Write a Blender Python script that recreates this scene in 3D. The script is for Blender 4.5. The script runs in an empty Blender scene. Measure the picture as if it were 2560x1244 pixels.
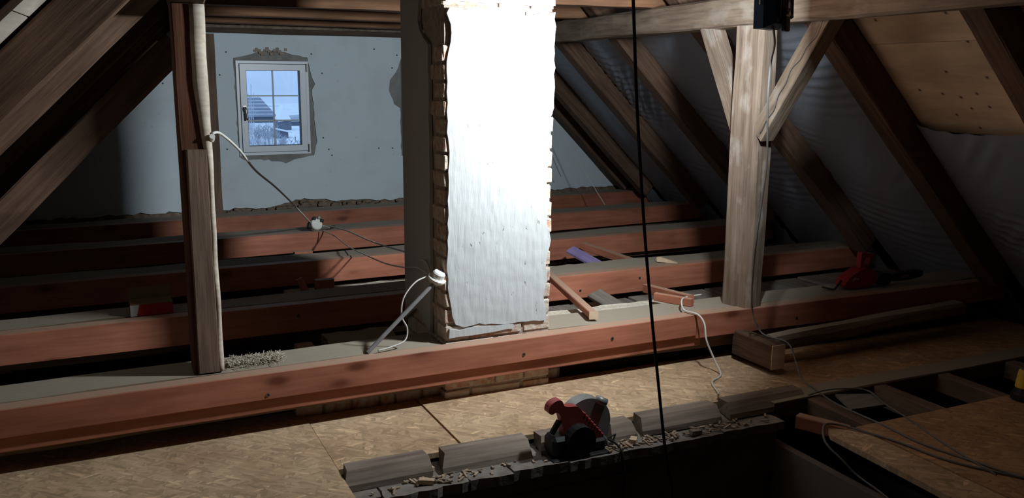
import bpy, bmesh, math, random
from mathutils import Vector, Matrix, noise
from mathutils.geometry import tessellate_polygon
random.seed(7)
sc = bpy.context.scene
COL = sc.collection

# ---------------------------------------------------------------- camera
def cam_matrix(pitch, roll, yaw, loc):
    cp, sp = math.cos(pitch), math.sin(pitch)
    fwd, up, right = Vector((0, cp, -sp)), Vector((0, sp, cp)), Vector((1, 0, 0))
    rz = Matrix.Rotation(-yaw, 3, 'Z')
    fwd, up, right = rz @ fwd, rz @ up, rz @ right
    cr, sr = math.cos(roll), math.sin(roll)
    r2, u2 = cr * right + sr * up, -sr * right + cr * up
    m = Matrix((r2, u2, -fwd)).transposed().to_4x4()
    m.translation = loc
    return m
cd = bpy.data.cameras.new('camera'); cam = bpy.data.objects.new('camera', cd); COL.objects.link(cam)
cd.sensor_width = 36.0; cd.lens = 2240.0 / 2560.0 * 36.0; cd.clip_start = 0.02; cd.clip_end = 1000
cam.matrix_world = cam_matrix(math.radians(10.9), math.radians(0.44), math.radians(24.9), Vector((0, 0, 1.18)))
sc.camera = cam

# ---------------------------------------------------------------- world: overcast blue winter dusk
w = bpy.data.worlds.new('dusk_sky'); sc.world = w; w.use_nodes = True
bg = w.node_tree.nodes['Background']
bg.inputs[0].default_value = (0.44, 0.65, 1.0, 1); bg.inputs[1].default_value = 1.5
sc.view_settings.view_transform = 'Standard'; sc.view_settings.look = 'None'
sc.view_settings.gamma = 1.0; sc.view_settings.use_curve_mapping = False
sc.view_settings.exposure = 0.0
LAMP_STRENGTH = 1560.0           # light panel of the work lamp
sc.cycles.max_bounces = 10; sc.cycles.diffuse_bounces = 6

# ---------------------------------------------------------------- materials
def mat(name):
    m = bpy.data.materials.new(name); m.use_nodes = True
    nt = m.node_tree
    return m, nt, nt.nodes, nt.links, nt.nodes['Principled BSDF']
def N(nt, t, **kw):
    n = nt.nodes.new(t)
    for k, v in kw.items():
        if k in n.inputs: n.inputs[k].default_value = v
        else: setattr(n, k, v)
    return n
def ramp(nt, fac, stops):
    r = nt.nodes.new('ShaderNodeValToRGB'); e = r.color_ramp.elements
    while len(e) < len(stops): e.new(0.5)
    for el, (p, c) in zip(e, stops): el.position = p; el.color = (*c, 1) if len(c) == 3 else c
    nt.links.new(fac, r.inputs[0]); return r
def mixc(nt, fac, a, b, mode='MIX'):
    n = nt.nodes.new('ShaderNodeMix'); n.data_type = 'RGBA'; n.blend_type = mode
    for s, v in ((n.inputs[0], fac), (n.inputs[6], a), (n.inputs[7], b)):
        if isinstance(v, (int, float)): s.default_value = v
        elif isinstance(v, tuple): s.default_value = (*v, 1)
        else: nt.links.new(v, s)
    return n.outputs[2]
def coords(nt, scale, rnd=True, kind='Object'):
    tc = nt.nodes.new('ShaderNodeTexCoord'); mp = nt.nodes.new('ShaderNodeMapping')
    mp.inputs['Scale'].default_value = scale
    nt.links.new(tc.outputs[kind], mp.inputs[0])
    if rnd:
        oi = nt.nodes.new('ShaderNodeObjectInfo'); mu = N(nt, 'ShaderNodeMath', operation='MULTIPLY'); mu.inputs[1].default_value = 37.0
        nt.links.new(oi.outputs['Random'], mu.inputs[0]); nt.links.new(mu.outputs[0], mp.inputs['Location'])
    return mp.outputs[0]
def bump(nt, h, bsdf, strength=0.4, dist=0.01):
    b = nt.nodes.new('ShaderNodeBump'); b.inputs['Strength'].default_value = strength; b.inputs['Distance'].default_value = dist
    nt.links.new(h, b.inputs['Height']); nt.links.new(b.outputs[0], bsdf.inputs['Normal'])
def wood(name, dark, light, rough=0.75, grain=18.0, knots=None, dust=None, relief=0.35, spec=0.25, blotch=0.0, kscale=(3.2, 7.5, 7.5), kthr=0.5, ksize=1.35, kdim='3D'):
    m, nt, nd, lk, bs = mat(name)
    v = coords(nt, (1.2, grain, grain))
    n1 = N(nt, 'ShaderNodeTexNoise', Scale=2.2, Detail=6.0, Roughness=0.62); lk.new(v, n1.inputs['Vector'])
    col = ramp(nt, n1.outputs['Fac'], [(0.3, dark), (0.7, light)]).outputs[0]
    v2 = coords(nt, (1.5, 3.0, 3.0))
    n2 = N(nt, 'ShaderNodeTexNoise', Scale=1.6, Detail=3.0); lk.new(v2, n2.inputs['Vector'])
    shade = ramp(nt, n2.outputs['Fac'], [(0.3, (0.72, 0.70, 0.68)), (0.7, (1.12, 1.1, 1.08))]).outputs[0]
    col = mixc(nt, 1.0, col, shade, 'MULTIPLY')
    if knots:
        v3 = coords(nt, kscale)
        vo = N(nt, 'ShaderNodeTexVoronoi', Scale=1.0, voronoi_dimensions=kdim); lk.new(v3, vo.inputs['Vector'])
        # only some cells carry a knot
        sep = nt.nodes.new('ShaderNodeSeparateColor'); lk.new(vo.outputs['Color'], sep.inputs[0])
        gt = N(nt, 'ShaderNodeMath', operation='GREATER_THAN'); gt.inputs[1].default_value = kthr; lk.new(sep.outputs[0], gt.inputs[0])
        kr = ramp(nt, vo.outputs['Distance'], [(0.06 * ksize, (1, 1, 1)), (0.15 * ksize, (0.25, 0.25, 0.25)), (0.26 * ksize, (0, 0, 0))]).outputs[0]
        mu = N(nt, 'ShaderNodeMath', operation='MULTIPLY'); lk.new(gt.outputs[0], mu.inputs[0]); lk.new(kr, mu.inputs[1])
        col = mixc(nt, mu.outputs[0], col, knots)
    if blotch:
        v4 = coords(nt, (2.5, 5, 5)); n4 = N(nt, 'ShaderNodeTexNoise', Scale=2.0, Detail=5.0); lk.new(v4, n4.inputs['Vector'])
        f4 = ramp(nt, n4.outputs['Fac'], [(0.55, (0, 0, 0)), (0.68, (blotch,) * 3)]).outputs[0]
        col = mixc(nt, f4, col, (0.46, 0.42, 0.37))
    if dust:
        g = nt.nodes.new('ShaderNodeNewGeometry'); sx = nt.nodes.new('ShaderNodeSeparateXYZ'); lk.new(g.outputs['Normal'], sx.inputs[0])
        fr = ramp(nt, sx.outputs[2], [(0.75, (0, 0, 0)), (0.95, (0.85, 0.85, 0.85))]).outputs[0]
        col = mixc(nt, fr, col, dust)
    lk.new(col, bs.inputs['Base Color']); bs.inputs['Roughness'].default_value = rough
    bs.inputs['Specular IOR Level'].default_value = spec
    bump(nt, n1.outputs['Fac'], bs, relief, 0.006)
    return m
def plain(name, c, rough=0.6, metal=0.0, spec=0.4, var=0.12, scale=30.0, bmp=0.1):
    m, nt, nd, lk, bs = mat(name)
    v = coords(nt, (1, 1, 1)); n = N(nt, 'ShaderNodeTexNoise', Scale=scale, Detail=4.0); lk.new(v, n.inputs['Vector'])
    r = ramp(nt, n.outputs['Fac'], [(0.25, tuple(x * (1 - var) for x in c)), (0.75, tuple(min(1, x * (1 + var)) for x in c))])
    lk.new(r.outputs[0], bs.inputs['Base Color'])
    bs.inputs['Roughness'].default_value = rough; bs.inputs['Metallic'].default_value = metal
    bs.inputs['Specular IOR Level'].default_value = spec
    if bmp: bump(nt, n.outputs['Fac'], bs, bmp, 0.004)
    return m
def plaster(name, c, stain, streak=True, relief=0.5, pits=0.9):
    m, nt, nd, lk, bs = mat(name)
    v = coords(nt, (14, 14, 2.2) if streak else (6, 6, 6), rnd=False)
    n1 = N(nt, 'ShaderNodeTexNoise', Scale=3.0, Detail=7.0, Roughness=0.6); lk.new(v, n1.inputs['Vector'])
    v2 = coords(nt, (1, 1, 1), rnd=False); n2 = N(nt, 'ShaderNodeTexNoise', Scale=2.3, Detail=5.0); lk.new(v2, n2.inputs['Vector'])
    f = ramp(nt, n2.outputs['Fac'], [(0.5, (0, 0, 0)), (0.75, (0.55, 0.55, 0.55))]).outputs[0]
    col = mixc(nt, f, c, stain)
    v3 = coords(nt, (1, 1, .42) if streak else (1, 1, 1), rnd=False)
    n3 = N(nt, 'ShaderNodeTexNoise', Scale=46.0 if streak else 30.0, Detail=3.0, Roughness=.55); lk.new(v3, n3.inputs['Vector'])
    n5 = N(nt, 'ShaderNodeTexNoise', Scale=5.0, Detail=2.0); lk.new(v2, n5.inputs['Vector'])
    kr = ramp(nt, n3.outputs['Fac'], [(0.66, (0, 0, 0)), (0.71, (1, 1, 1))]).outputs[0]
    k5 = ramp(nt, n5.outputs['Fac'], [(0.50, (0, 0, 0)), (0.62, (1, 1, 1))]).outputs[0]
    mu = N(nt, 'ShaderNodeMath', operation='MULTIPLY'); lk.new(kr, mu.inputs[0]); lk.new(k5, mu.inputs[1])
    mu2 = N(nt, 'ShaderNodeMath', operation='MULTIPLY'); lk.new(mu.outputs[0], mu2.inputs[0]); mu2.inputs[1].default_value = pits; mu = mu2
    col = mixc(nt, mu.outputs[0], col, tuple(x * 0.3 for x in stain))
    lk.new(col, bs.inputs['Base Color']); bs.inputs['Roughness'].default_value = 0.9; bs.inputs['Specular IOR Level'].default_value = 0.15
    hs = N(nt, 'ShaderNodeMath', operation='SUBTRACT'); lk.new(n1.outputs['Fac'], hs.inputs[0]); lk.new(mu.outputs[0], hs.inputs[1])
    bump(nt, hs.outputs[0], bs, relief, 0.012)
    return m
def osb(name, c):
    m, nt, nd, lk, bs = mat(name)
    cols = []
    tc = nt.nodes.new('ShaderNodeTexCoord'); nz = N(nt, 'ShaderNodeTexNoise', Scale=14.0, Detail=2.0); lk.new(tc.outputs['Object'], nz.inputs['Vector'])
    wv = N(nt, 'ShaderNodeVectorMath', operation='MULTIPLY_ADD'); lk.new(nz.outputs['Color'], wv.inputs[0]); wv.inputs[1].default_value = (.016, .016, 0); lk.new(tc.outputs['Object'], wv.inputs[2])
    for sc_, rot in (((15, 75, 9), 0.35), ((60, 14, 9), -0.3), ((18, 80, 9), -0.75)):
        mp = nt.nodes.new('ShaderNodeMapping'); mp.vector_type = 'TEXTURE'
        mp.inputs['Scale'].default_value = tuple(1 / q for q in sc_); mp.inputs['Rotation'].default_value = (0, 0, rot)
        lk.new(wv.outputs[0], mp.inputs[0])
        vo = N(nt, 'ShaderNodeTexVoronoi', Scale=1.0); lk.new(mp.outputs[0], vo.inputs['Vector'])
        s = nt.nodes.new('ShaderNodeSeparateColor'); lk.new(vo.outputs['Color'], s.inputs[0]); cols.append(s.outputs)
    g1 = N(nt, 'ShaderNodeMath', operation='GREATER_THAN'); g1.inputs[1].default_value = .6; lk.new(cols[0][1], g1.inputs[0])
    g2 = N(nt, 'ShaderNodeMath', operation='GREATER_THAN'); g2.inputs[1].default_value = .5; lk.new(cols[2][1], g2.inputs[0])
    a = mixc(nt, g2.outputs[0], mixc(nt, g1.outputs[0], cols[1][0], cols[0][0]), cols[2][0])
    col = ramp(nt, a, [(0.0, tuple(x * 0.72 for x in c)), (0.35, tuple(x * .92 for x in c)), (0.8, tuple(x * 1.08 for x in c)), (0.95, tuple(min(1, x * 1.2) for x in c)), (1.0, tuple(min(1, x * 1.55) for x in c))]).outputs[0]
    v2 = coords(nt, (2, 2, 2)); n2 = N(nt, 'ShaderNodeTexNoise', Scale=1.4, Detail=3.0); lk.new(v2, n2.inputs['Vector'])
    col = mixc(nt, 1.0, col, ramp(nt, n2.outputs['Fac'], [(0.3, (0.8, 0.74, 0.7)), (0.7, (1.1, 1.1, 1.1))]).outputs[0], 'MULTIPLY')
    lk.new(col, bs.inputs['Base Color']); bs.inputs['Roughness'].default_value = 0.8; bs.inputs['Specular IOR Level'].default_value = 0.2
    bump(nt, a, bs, 0.6, 0.004)
    return m
def emit(name, c, s):
    m, nt, nd, lk, bs = mat(name)
    bs.inputs['Base Color'].default_value = (0, 0, 0, 1); bs.inputs['Emission Color'].default_value = (*c, 1); bs.inputs['Emission Strength'].default_value = s
    return m
def glass(name):
    m, nt, nd, lk, bs = mat(name)
    tr = nd.new('ShaderNodeBsdfTransparent'); tr.inputs[0].default_value = (0.93, 0.96, 0.97, 1)
    gl = nd.new('ShaderNodeBsdfGlossy'); gl.inputs['Roughness'].default_value = 0.03
    mx = nd.new('ShaderNodeMixShader'); mx.inputs[0].default_value = 0.05
    lk.new(tr.outputs[0], mx.inputs[1]); lk.new(gl.outputs[0], mx.inputs[2]); lk.new(mx.outputs[0], nd['Material Output'].inputs[0])
    return m
def foil(name):
    m, nt, nd, lk, bs = mat(name)
    v = coords(nt, (1, 60, 60), rnd=False); n = N(nt, 'ShaderNodeTexNoise', Scale=6.0, Detail=2.0); lk.new(v, n.inputs['Vector'])
    r = ramp(nt, n.outputs['Fac'], [(0.3, (0.20, 0.225, 0.275)), (0.7, (0.29, 0.315, 0.37))]); lk.new(r.outputs[0], bs.inputs['Base Color'])
    bs.inputs['Roughness'].default_value = 0.33; bs.inputs['Specular IOR Level'].default_value = 0.6
    return m
def brickm(name):
    m, nt, nd, lk, bs = mat(name)
    oi = nt.nodes.new('ShaderNodeObjectInfo')
    base = ramp(nt, oi.outputs['Random'], [(0.0, (0.40, 0.17, 0.10)), (0.5, (0.50, 0.30, 0.20)), (1.0, (0.55, 0.42, 0.33))]).outputs[0]
    v = coords(nt, (1, 1, 1)); n = N(nt, 'ShaderNodeTexNoise', Scale=34.0, Detail=6.0); lk.new(v, n.inputs['Vector'])
    f = ramp(nt, n.outputs['Fac'], [(0.38, (0.1, 0.1, 0.1)), (0.58, (0.85, 0.85, 0.85))]).outputs[0]
    col = mixc(nt, f, base, (0.56, 0.50, 0.43))
    lk.new(col, bs.inputs['Base Color']); bs.inputs['Roughness'].default_value = 0.95; bs.inputs['Specular IOR Level'].default_value = 0.1
    bump(nt, n.outputs['Fac'], bs, 0.8, 0.012)
    return m

RED = wood('new_red_timber', (0.35, 0.122, 0.072), (0.48, 0.19, 0.118), 0.62, 16, (0.16, 0.045, 0.025), relief=0.12, dust=(0.42, 0.28, 0.20))
OLD = wood('old_brown_timber', (0.06, 0.036, 0.024), (0.15, 0.095, 0.064), 0.85, 20, None, relief=0.6)
OLDDUST = wood('old_dusty_beam', (0.10, 0.066, 0.045), (0.22, 0.155, 0.11), 0.9, 14, None, dust=(0.34, 0.29, 0.225), relief=0.6)
RAFT = wood('rafter_timber', (0.085, 0.048, 0.032), (0.19, 0.115, 0.078), 0.85, 26, None, relief=0.5)
POSTW = wood('weathered_post', (0.14, 0.10, 0.073), (0.30, 0.23, 0.18), 0.85, 22, None, relief=0.8, blotch=0.45)
POSTL = wood('brown_post', (0.075, 0.028, 0.015), (0.15, 0.062, 0.035), 0.85, 20, None, relief=0.5)
POSTP = wood('post_facing_board', (0.13, 0.085, 0.062), (0.25, 0.17, 0.13), 0.85, 16, None, relief=0.5)
LITWANE = wood('painted_lit_wane', (0.48, 0.40, 0.33), (0.70, 0.62, 0.53), 0.8, 20, None, relief=0.4)  # lamp light on the post's wane, put into a paler wood colour
PURL = wood('purlin_timber', (0.16, 0.115, 0.085), (0.36, 0.28, 0.21), 0.85, 16, None, relief=0.6, blotch=0.35)
COLLAR = wood('collar_timber', (0.14, 0.068, 0.036), (0.27, 0.14, 0.078), 0.8, 16, (0.16, 0.08, 0.05), relief=0.3)
CEILB = wood('ceiling_boards', (0.06, 0.042, 0.03), (0.12, 0.088, 0.065), 0.9, 16, None, relief=0.4)
SHEATH = wood('pale_roof_boards', (0.46, 0.42, 0.36), (0.60, 0.56, 0.49), 0.85, 14, None, relief=0.2)
PLY = wood('knotty_roof_panel', (0.66, 0.45, 0.30), (0.80, 0.58, 0.40), 0.75, 9, (0.10, 0.05, 0.03), relief=0.1, kscale=(9, 13, 13), kthr=.62, ksize=.6, kdim='2D')
GREYB = wood('grey_floor_boards', (0.13, 0.115, 0.10), (0.27, 0.245, 0.215), 0.9, 16, None, relief=0.5)
STUB = wood('grey_board_offcuts', (0.17, 0.13, 0.105), (0.33, 0.27, 0.225), 0.9, 16, None, relief=0.5)
PALEW = wood('fresh_cut_wood', (0.55, 0.40, 0.27), (0.72, 0.56, 0.40), 0.8, 14, None, relief=0.2)
PURPLE = wood('purple_painted_board', (0.26, 0.20, 0.42), (0.36, 0.30, 0.54), 0.6, 12, None, relief=0.2)
OSB1 = osb('osb_flakes', (0.55, 0.39, 0.245))
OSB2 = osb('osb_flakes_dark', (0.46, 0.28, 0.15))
WHITE = plaster('chimney_limewash', (0.52, 0.525, 0.525), (0.42, 0.38, 0.33), True, 0.3, 1)
WHITES = plaster('chimney_side_plaster', (0.46, 0.44, 0.41), (0.40, 0.37, 0.33), False, 0.2, 0.2)
GABLE = plaster('gable_limewash', (0.68, 0.77, 0.84), (0.55, 0.59, 0.60), False, 0.25, 0.25)
CEMENT = plain('grey_cement', (0.27, 0.27, 0.26), 0.95, 0, 0.1, 0.2, 14, 0.5)
RUBBLE = plain('rough_masonry', (0.22, 0.165, 0.125), 0.95, 0, 0.1, 0.4, 22, 0.9)
MORTAR = plain('mortar', (0.36, 0.30, 0.25), 0.95, 0, 0.1, 0.3, 40, 0.9)
BRICK = brickm('old_brick')
SLABM = plain('mortar_slab', (0.24, 0.21, 0.185), 0.95, 0, 0.1, 0.25, 26, 0.8)
WELLM = plain('stairwell_panel', (0.20, 0.165, 0.14), 0.8, 0, 0.2, 0.15, 5, 0.1)
FOIL = foil('underlay_membrane')
UPVC = plain('white_upvc', (0.76, 0.82, 0.90), 0.35, 0, 0.4, 0.03, 10, 0)
BARM = plain('glazing_bar_grey', (0.42, 0.48, 0.54), 0.4, 0, 0.4, 0.03, 10, 0)
GASKET = plain('dark_gasket', (0.05, 0.055, 0.06), 0.6)
METAL = plain('worn_metal', (0.42, 0.40, 0.37), 0.4, 1.0, 0.5, 0.1)
BLACK = plain('black_plastic', (0.018, 0.018, 0.02), 0.5, 0, 0.4, 0.2)
GREYP = plain('grey_cast_guard', (0.30, 0.30, 0.29), 0.42, 0.3, 0.5, 0.1)
REDP = plain('red_plastic', (0.34, 0.06, 0.052), 0.5, 0, 0.4, 0.08)
REDS = plain('bright_red_plastic', (0.36, 0.02, 0.025), 0.45, 0, 0.4, 0.08)
NAVY = plain('navy_lamp_housing', (0.02, 0.045, 0.10), 0.45, 0.2, 0.4, 0.15)
REFL = plain('lamp_reflector', (0.8, 0.8, 0.8), 0.3, 1.0, 0.5, 0.02)
CABW = plain('white_cable', (0.62, 0.60, 0.55), 0.5, 0, 0.3, 0.08)
CABK = plain('black_cable', (0.02, 0.017, 0.016), 0.5, 0, 0.3, 0.1)
CABG = plain('grey_cable', (0.17, 0.165, 0.16), 0.5, 0, 0.3, 0.1)
PIPE = plain('grey_conduit', (0.26, 0.25, 0.25), 0.5, 0, 0.3, 0.2)
PORC = plain('white_porcelain', (0.74, 0.72, 0.67), 0.35, 0, 0.5, 0.06)
CARD = plain('brown_cardboard', (0.20, 0.135, 0.08), 0.9, 0, 0.1, 0.1)
REDC = plain('red_printed_card', (0.36, 0.02, 0.025), 0.7, 0, 0.2, 0.08)
WHC = plain('white_printed_card', (0.42, 0.40, 0.38), 0.7, 0, 0.2, 0.05)
YEL = plain('yellow_plastic', (0.72, 0.46, 0.05), 0.5, 0, 0.4, 0.1)
DUSTM = plain('pale_sawdust', (0.52, 0.46, 0.37), 0.95, 0, 0.1, 0.25, 60, 0.8)
CHIPM = plain('wood_chips', (0.40, 0.30, 0.22), 0.9, 0, 0.1, 0.5, 20, 0.3)
SNOW = plain('frosted_snow', (0.74, 0.76, 0.78), 0.9, 0, 0.1, 0.15, 0.6, 0)
TILE = plain('frosted_tiles', (0.42, 0.44, 0.48), 0.9, 0, 0.1, 0.1, 2, 0)  # frost grey with fog haze mixed into the blue tint
TILED = plain('painted_tile_shadow', (0.24, 0.26, 0.31), 0.9, 0, 0.1, 0.1, 2, 0)  # darker alternate courses: shadow between tile rows put into the colour
SHEDM = plain('shed_boards', (0.16, 0.18, 0.22), 0.9, 0, 0.1, 0.15, 1, 0)  # distant fog is put into the blue-grey tint
TWIG = plain('frosted_twigs', (0.46, 0.46, 0.50), 0.9, 0, 0.1, 0.35, 1, 0)
HILL = plain('mist_tinted_hill', (0.68, 0.70, 0.73), 1.0, 0, 0.0, 0.08, 0.02, 0)  # fog haze is put into the hill's pale colour
GLASS = glass('clear_glass')
BULB = emit('glowing_tube', (0.94, 0.975, 1.0), LAMP_STRENGTH)

# ---------------------------------------------------------------- geometry helpers
PM = {}
def tag(o, label=None, cat=None, group=None, kind=None):
    if label: o['label'] = label
    if cat: o['category'] = cat
    if group: o['group'] = group
    if kind: o['kind'] = kind
    return o
def link(o, mw=None, parent=None):
    COL.objects.link(o)
    mw = mw or Matrix.Identity(4)
    PM[o.name] = mw.copy()
    if parent is not None:
        o.parent = parent; o.matrix_parent_inverse = PM[parent.name].inverted()
    o.matrix_basis = mw
    return o
def ob(name, V, F, m, parent=None, mw=None, origin=None, smooth=False):
    """mesh object from world-space verts (origin moved) or local verts with a matrix"""
    if mw is None:
        if origin is None:
            xs, ys, zs = [v[0] for v in V], [v[1] for v in V], [v[2] for v in V]
            origin = ((min(xs) + max(xs)) / 2, (min(ys) + max(ys)) / 2, min(zs))
        org = Vector(origin); V = [Vector(v) - org for v in V]; mw = Matrix.Translation(org)
    me = bpy.data.meshes.new(name); me.from_pydata([tuple(v) for v in V], [], F); me.update()
    bm = bmesh.new(); bm.from_mesh(me); bmesh.ops.recalc_face_normals(bm, faces=bm.faces); bm.to_mesh(me); bm.free()
    if smooth: me.polygons.foreach_set('use_smooth', [True] * len(me.polygons))
    me.materials.append(m)
    return link(bpy.data.objects.new(name, me), mw, parent)
def empty(name, loc, label=None, cat=None, group=None, kind=None):
    o = bpy.data.objects.new(name, None); o.empty_display_size = 0.1
    link(o, Matrix.Translation(Vector(loc))); return tag(o, label, cat, group, kind)
class MB:
    def __init__(s): s.V, s.F = [], []
    def add(s, V, F):
        b = len(s.V); s.V += [tuple(v) for v in V]; s.F += [[i + b for i in f] for f in F]; return s
    def box(s, x0, x1, y0, y1, z0, z1, M=None, c=0.0):
        V, F = boxg(x0, x1, y0, y1, z0, z1, c)
        if M is not None: V = [M @ Vector(v) for v in V]
        return s.add(V, F)
    def tube(s, pts, r, n=8, smooth=4):
        V, F = tubeg(pts, r, n, smooth); return s.add(V, F)
    def lathe(s, prof, M=None, n=20):
        V, F = latheg(prof, n)
        if M is not None: V = [M @ Vector(v) for v in V]
        return s.add(V, F)
    def build(s, name, m, parent=None, **k): return ob(name, s.V, s.F, m, parent, **k)
def boxg(x0, x1, y0, y1, z0, z1, c=0.0):
    if c <= 0:
        V = [(x, y, z) for x in (x0, x1) for y in (y0, y1) for z in (z0, z1)]
        return V, [[0, 1, 3, 2], [4, 6, 7, 5], [0, 4, 5, 1], [2, 3, 7, 6], [0, 2, 6, 4], [1, 5, 7, 3]]
    bm = bmesh.new(); bmesh.ops.create_cube(bm, size=1.0)
    for v in bm.verts: v.co = Vector(((x0 + x1) / 2 + v.co.x * (x1 - x0), (y0 + y1) / 2 + v.co.y * (y1 - y0), (z0 + z1) / 2 + v.co.z * (z1 - z0)))
    bmesh.ops.bevel(bm, geom=bm.edges[:], offset=c, segments=1, affect='EDGES')
    bm.verts.index_update(); r = [tuple(v.co) for v in bm.verts], [[v.index for v in f.verts] for f in bm.faces]; bm.free(); return r
def catmull(P, k):
    P = [Vector(p) for p in P]
    if k <= 1 or len(P) < 3: return P
    out = []
    for i in range(len(P) - 1):
        a, b, c, d = P[max(i - 1, 0)], P[i], P[i + 1], P[min(i + 2, len(P) - 1)]
        for j in range(k):
            t = j / k
            out.append(0.5 * ((2 * b) + (c - a) * t + (2 * a - 5 * b + 4 * c - d) * t * t + (3 * b - a - 3 * c + d) * t ** 3))
    return out + [P[-1]]
def tubeg(pts, r, n=8, smooth=4):
    P = catmull(pts, smooth); V, F = [], []
    nrm = None
    for i, p in enumerate(P):
        t = (P[min(i + 1, len(P) - 1)] - P[max(i - 1, 0)]).normalized()
        if nrm is None: nrm = t.orthogonal().normalized()
        nrm = (nrm - t * nrm.dot(t)).normalized(); b = t.cross(nrm)
        rr = r[min(int(i * len(r) / len(P)), len(r) - 1)] if isinstance(r, (list, tuple)) else r
        for k in range(n):
            a = 2 * math.pi * k / n; V.append(p + (nrm * math.cos(a) + b * math.sin(a)) * rr)
    for i in range(len(P) - 1):
        for k in range(n):
            F.append([i * n + k, i * n + (k + 1) % n, (i + 1) * n + (k + 1) % n, (i + 1) * n + k])
    F.append(list(range(n))[::-1]); F.append([(len(P) - 1) * n + k for k in range(n)])
    return V, F
def latheg(prof, n=20):
    V, F = [], []
    for r, z in prof:
        for k in range(n):
            a = 2 * math.pi * k / n; V.append((r * math.cos(a), r * math.sin(a), z))
    for i in range(len(prof) - 1):
        for k in range(n):
            F.append([i * n + k, i * n + (k + 1) % n, (i + 1) * n + (k + 1) % n, (i + 1) * n + k])
    F.append(list(range(n))[::-1]); F.append([(len(prof) - 1) * n + k for k in range(n)])
    return V, F
def slab(loops, f, d0, d1):
    """prism from 2D loops (first outer, others holes); f(a,b,d) -> world"""
    pts = [p for l in loops for p in l]
    tri = tessellate_polygon([[Vector((p[0], p[1], 0)) for p in l] for l in loops])
    n = len(pts); V = [f(p[0], p[1], d0) for p in pts] + [f(p[0], p[1], d1) for p in pts]
    F = [list(t) for t in tri] + [[i + n for i in t][::-1] for t in tri]; b = 0
    for l in loops:
        for i in range(len(l)):
            j = (i + 1) % len(l); F.append([b + i, b + j, b + j + n, b + i + n])
        b += len(l)
    return V, F
def jag(loop, step, amp, keep=()):
    out = []
    for i, p in enumerate(loop):
        q = loop[(i + 1) % len(loop)]; L = math.dist(p, q); out.append(p)
        if i in keep: continue
        k = int(L / step)
        for j in range(1, k):
            t = j / k; out.append((p[0] + (q[0] - p[0]) * t + random.uniform(-amp, amp), p[1] + (q[1] - p[1]) * t + random.uniform(-amp, amp)))
    return out
def frame(p0, p1, up):
    x = (Vector(p1) - Vector(p0)); L = x.length; x.normalize()
    z = Vector(up) - x * Vector(up).dot(x); z.normalize(); y = z.cross(x)
    m = Matrix((x, y, z)).transposed().to_4x4(); m.translation = Vector(p0); return m, L
def beam(name, p0, p1, wd, h, m, up=(0, 0, 1), c=0.004, wob=0.0, segs=None, ch=None, parent=None, tap=(1, 1)):
    """timber: local x along the length, y width, z height, centre line p0-p1"""
    M, L = frame(p0, p1, up); ch = ch or (c,) * 4
    segs = segs or (1 if wob == 0 else max(3, int(L / 0.16)))
    V, F = [], []; sd = random.uniform(0, 99)
    for i in range(segs + 1):
        t = i / segs; k = tap[0] + (tap[1] - tap[0]) * t; W, H = wd / 2 * k, h / 2 * k
        pr = []
        for (sy, sz), cc in zip(((1, 1), (-1, 1), (-1, -1), (1, -1)), ch):
            if wob: cc = max(0.002, cc * (1 + 0.7 * noise.noise((t * L * 3, sd + sy * 3 + sz, 0))))
            a, b = (sy * W, sz * (H - cc)), (sy * (W - cc), sz * H)
            pr += [a, b] if sy * sz > 0 else [b, a]
        for j, (y, z) in enumerate(pr):
            dy = dz = 0
            if wob:
                dy = wob * noise.noise((t * L * 1.7, sd + j * 0.45, 0.3)) + wob * 0.4 * noise.noise((t * L * 9, sd + j * 1.7, 0.3))
                dz = wob * noise.noise((t * L * 1.7, sd + j * 0.45, 7.3)) + wob * 0.4 * noise.noise((t * L * 9, sd + j * 1.7, 7.3))
            V.append((t * L, y + dy, z + dz))
    for i in range(segs):
        for j in range(8):
            F.append([i * 8 + j, i * 8 + (j + 1) % 8, (i + 1) * 8 + (j + 1) % 8, (i + 1) * 8 + j])
    F.append(list(range(8))[::-1]); F.append([segs * 8 + j for j in range(8)])
    return ob(name, V, F, m, parent, mw=M)
def cyl(p0, p1, r, n=14):
    return tubeg([p0, p1], r, n, 1)
def disc_on(parent, name, x, y, z, r, depth, m, n=12):
    """short round head with its axis along -y"""
    V, F = cyl((x, y, z), (x, y - depth, z), r, n); return ob(name, V, F, m, parent)

SK = 0.085                                     # the ridge runs slightly off square to the joists
def XR(Y): return 4.69 + SK * (Y - 3.4)        # rafter undersides meet joist level, right
def XL(Y): return -1.31 + SK * (Y - 3.5)
def XC(Y): return 0.5 * (XR(Y) + XL(Y))
TAN = 0.983; ANG = math.atan(TAN); CA, SA = math.cos(ANG), math.sin(ANG)
def RP(side, Y, s, d):
    """point on a roof slope: s metres up the slope from joist level, d metres outwards from the rafter undersides"""
    if side > 0: return Vector((XR(Y) - s * CA + d * SA, Y, s * SA + d * CA))
    return Vector((XL(Y) + s * CA - d * SA, Y, s * SA + d * CA))

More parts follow.
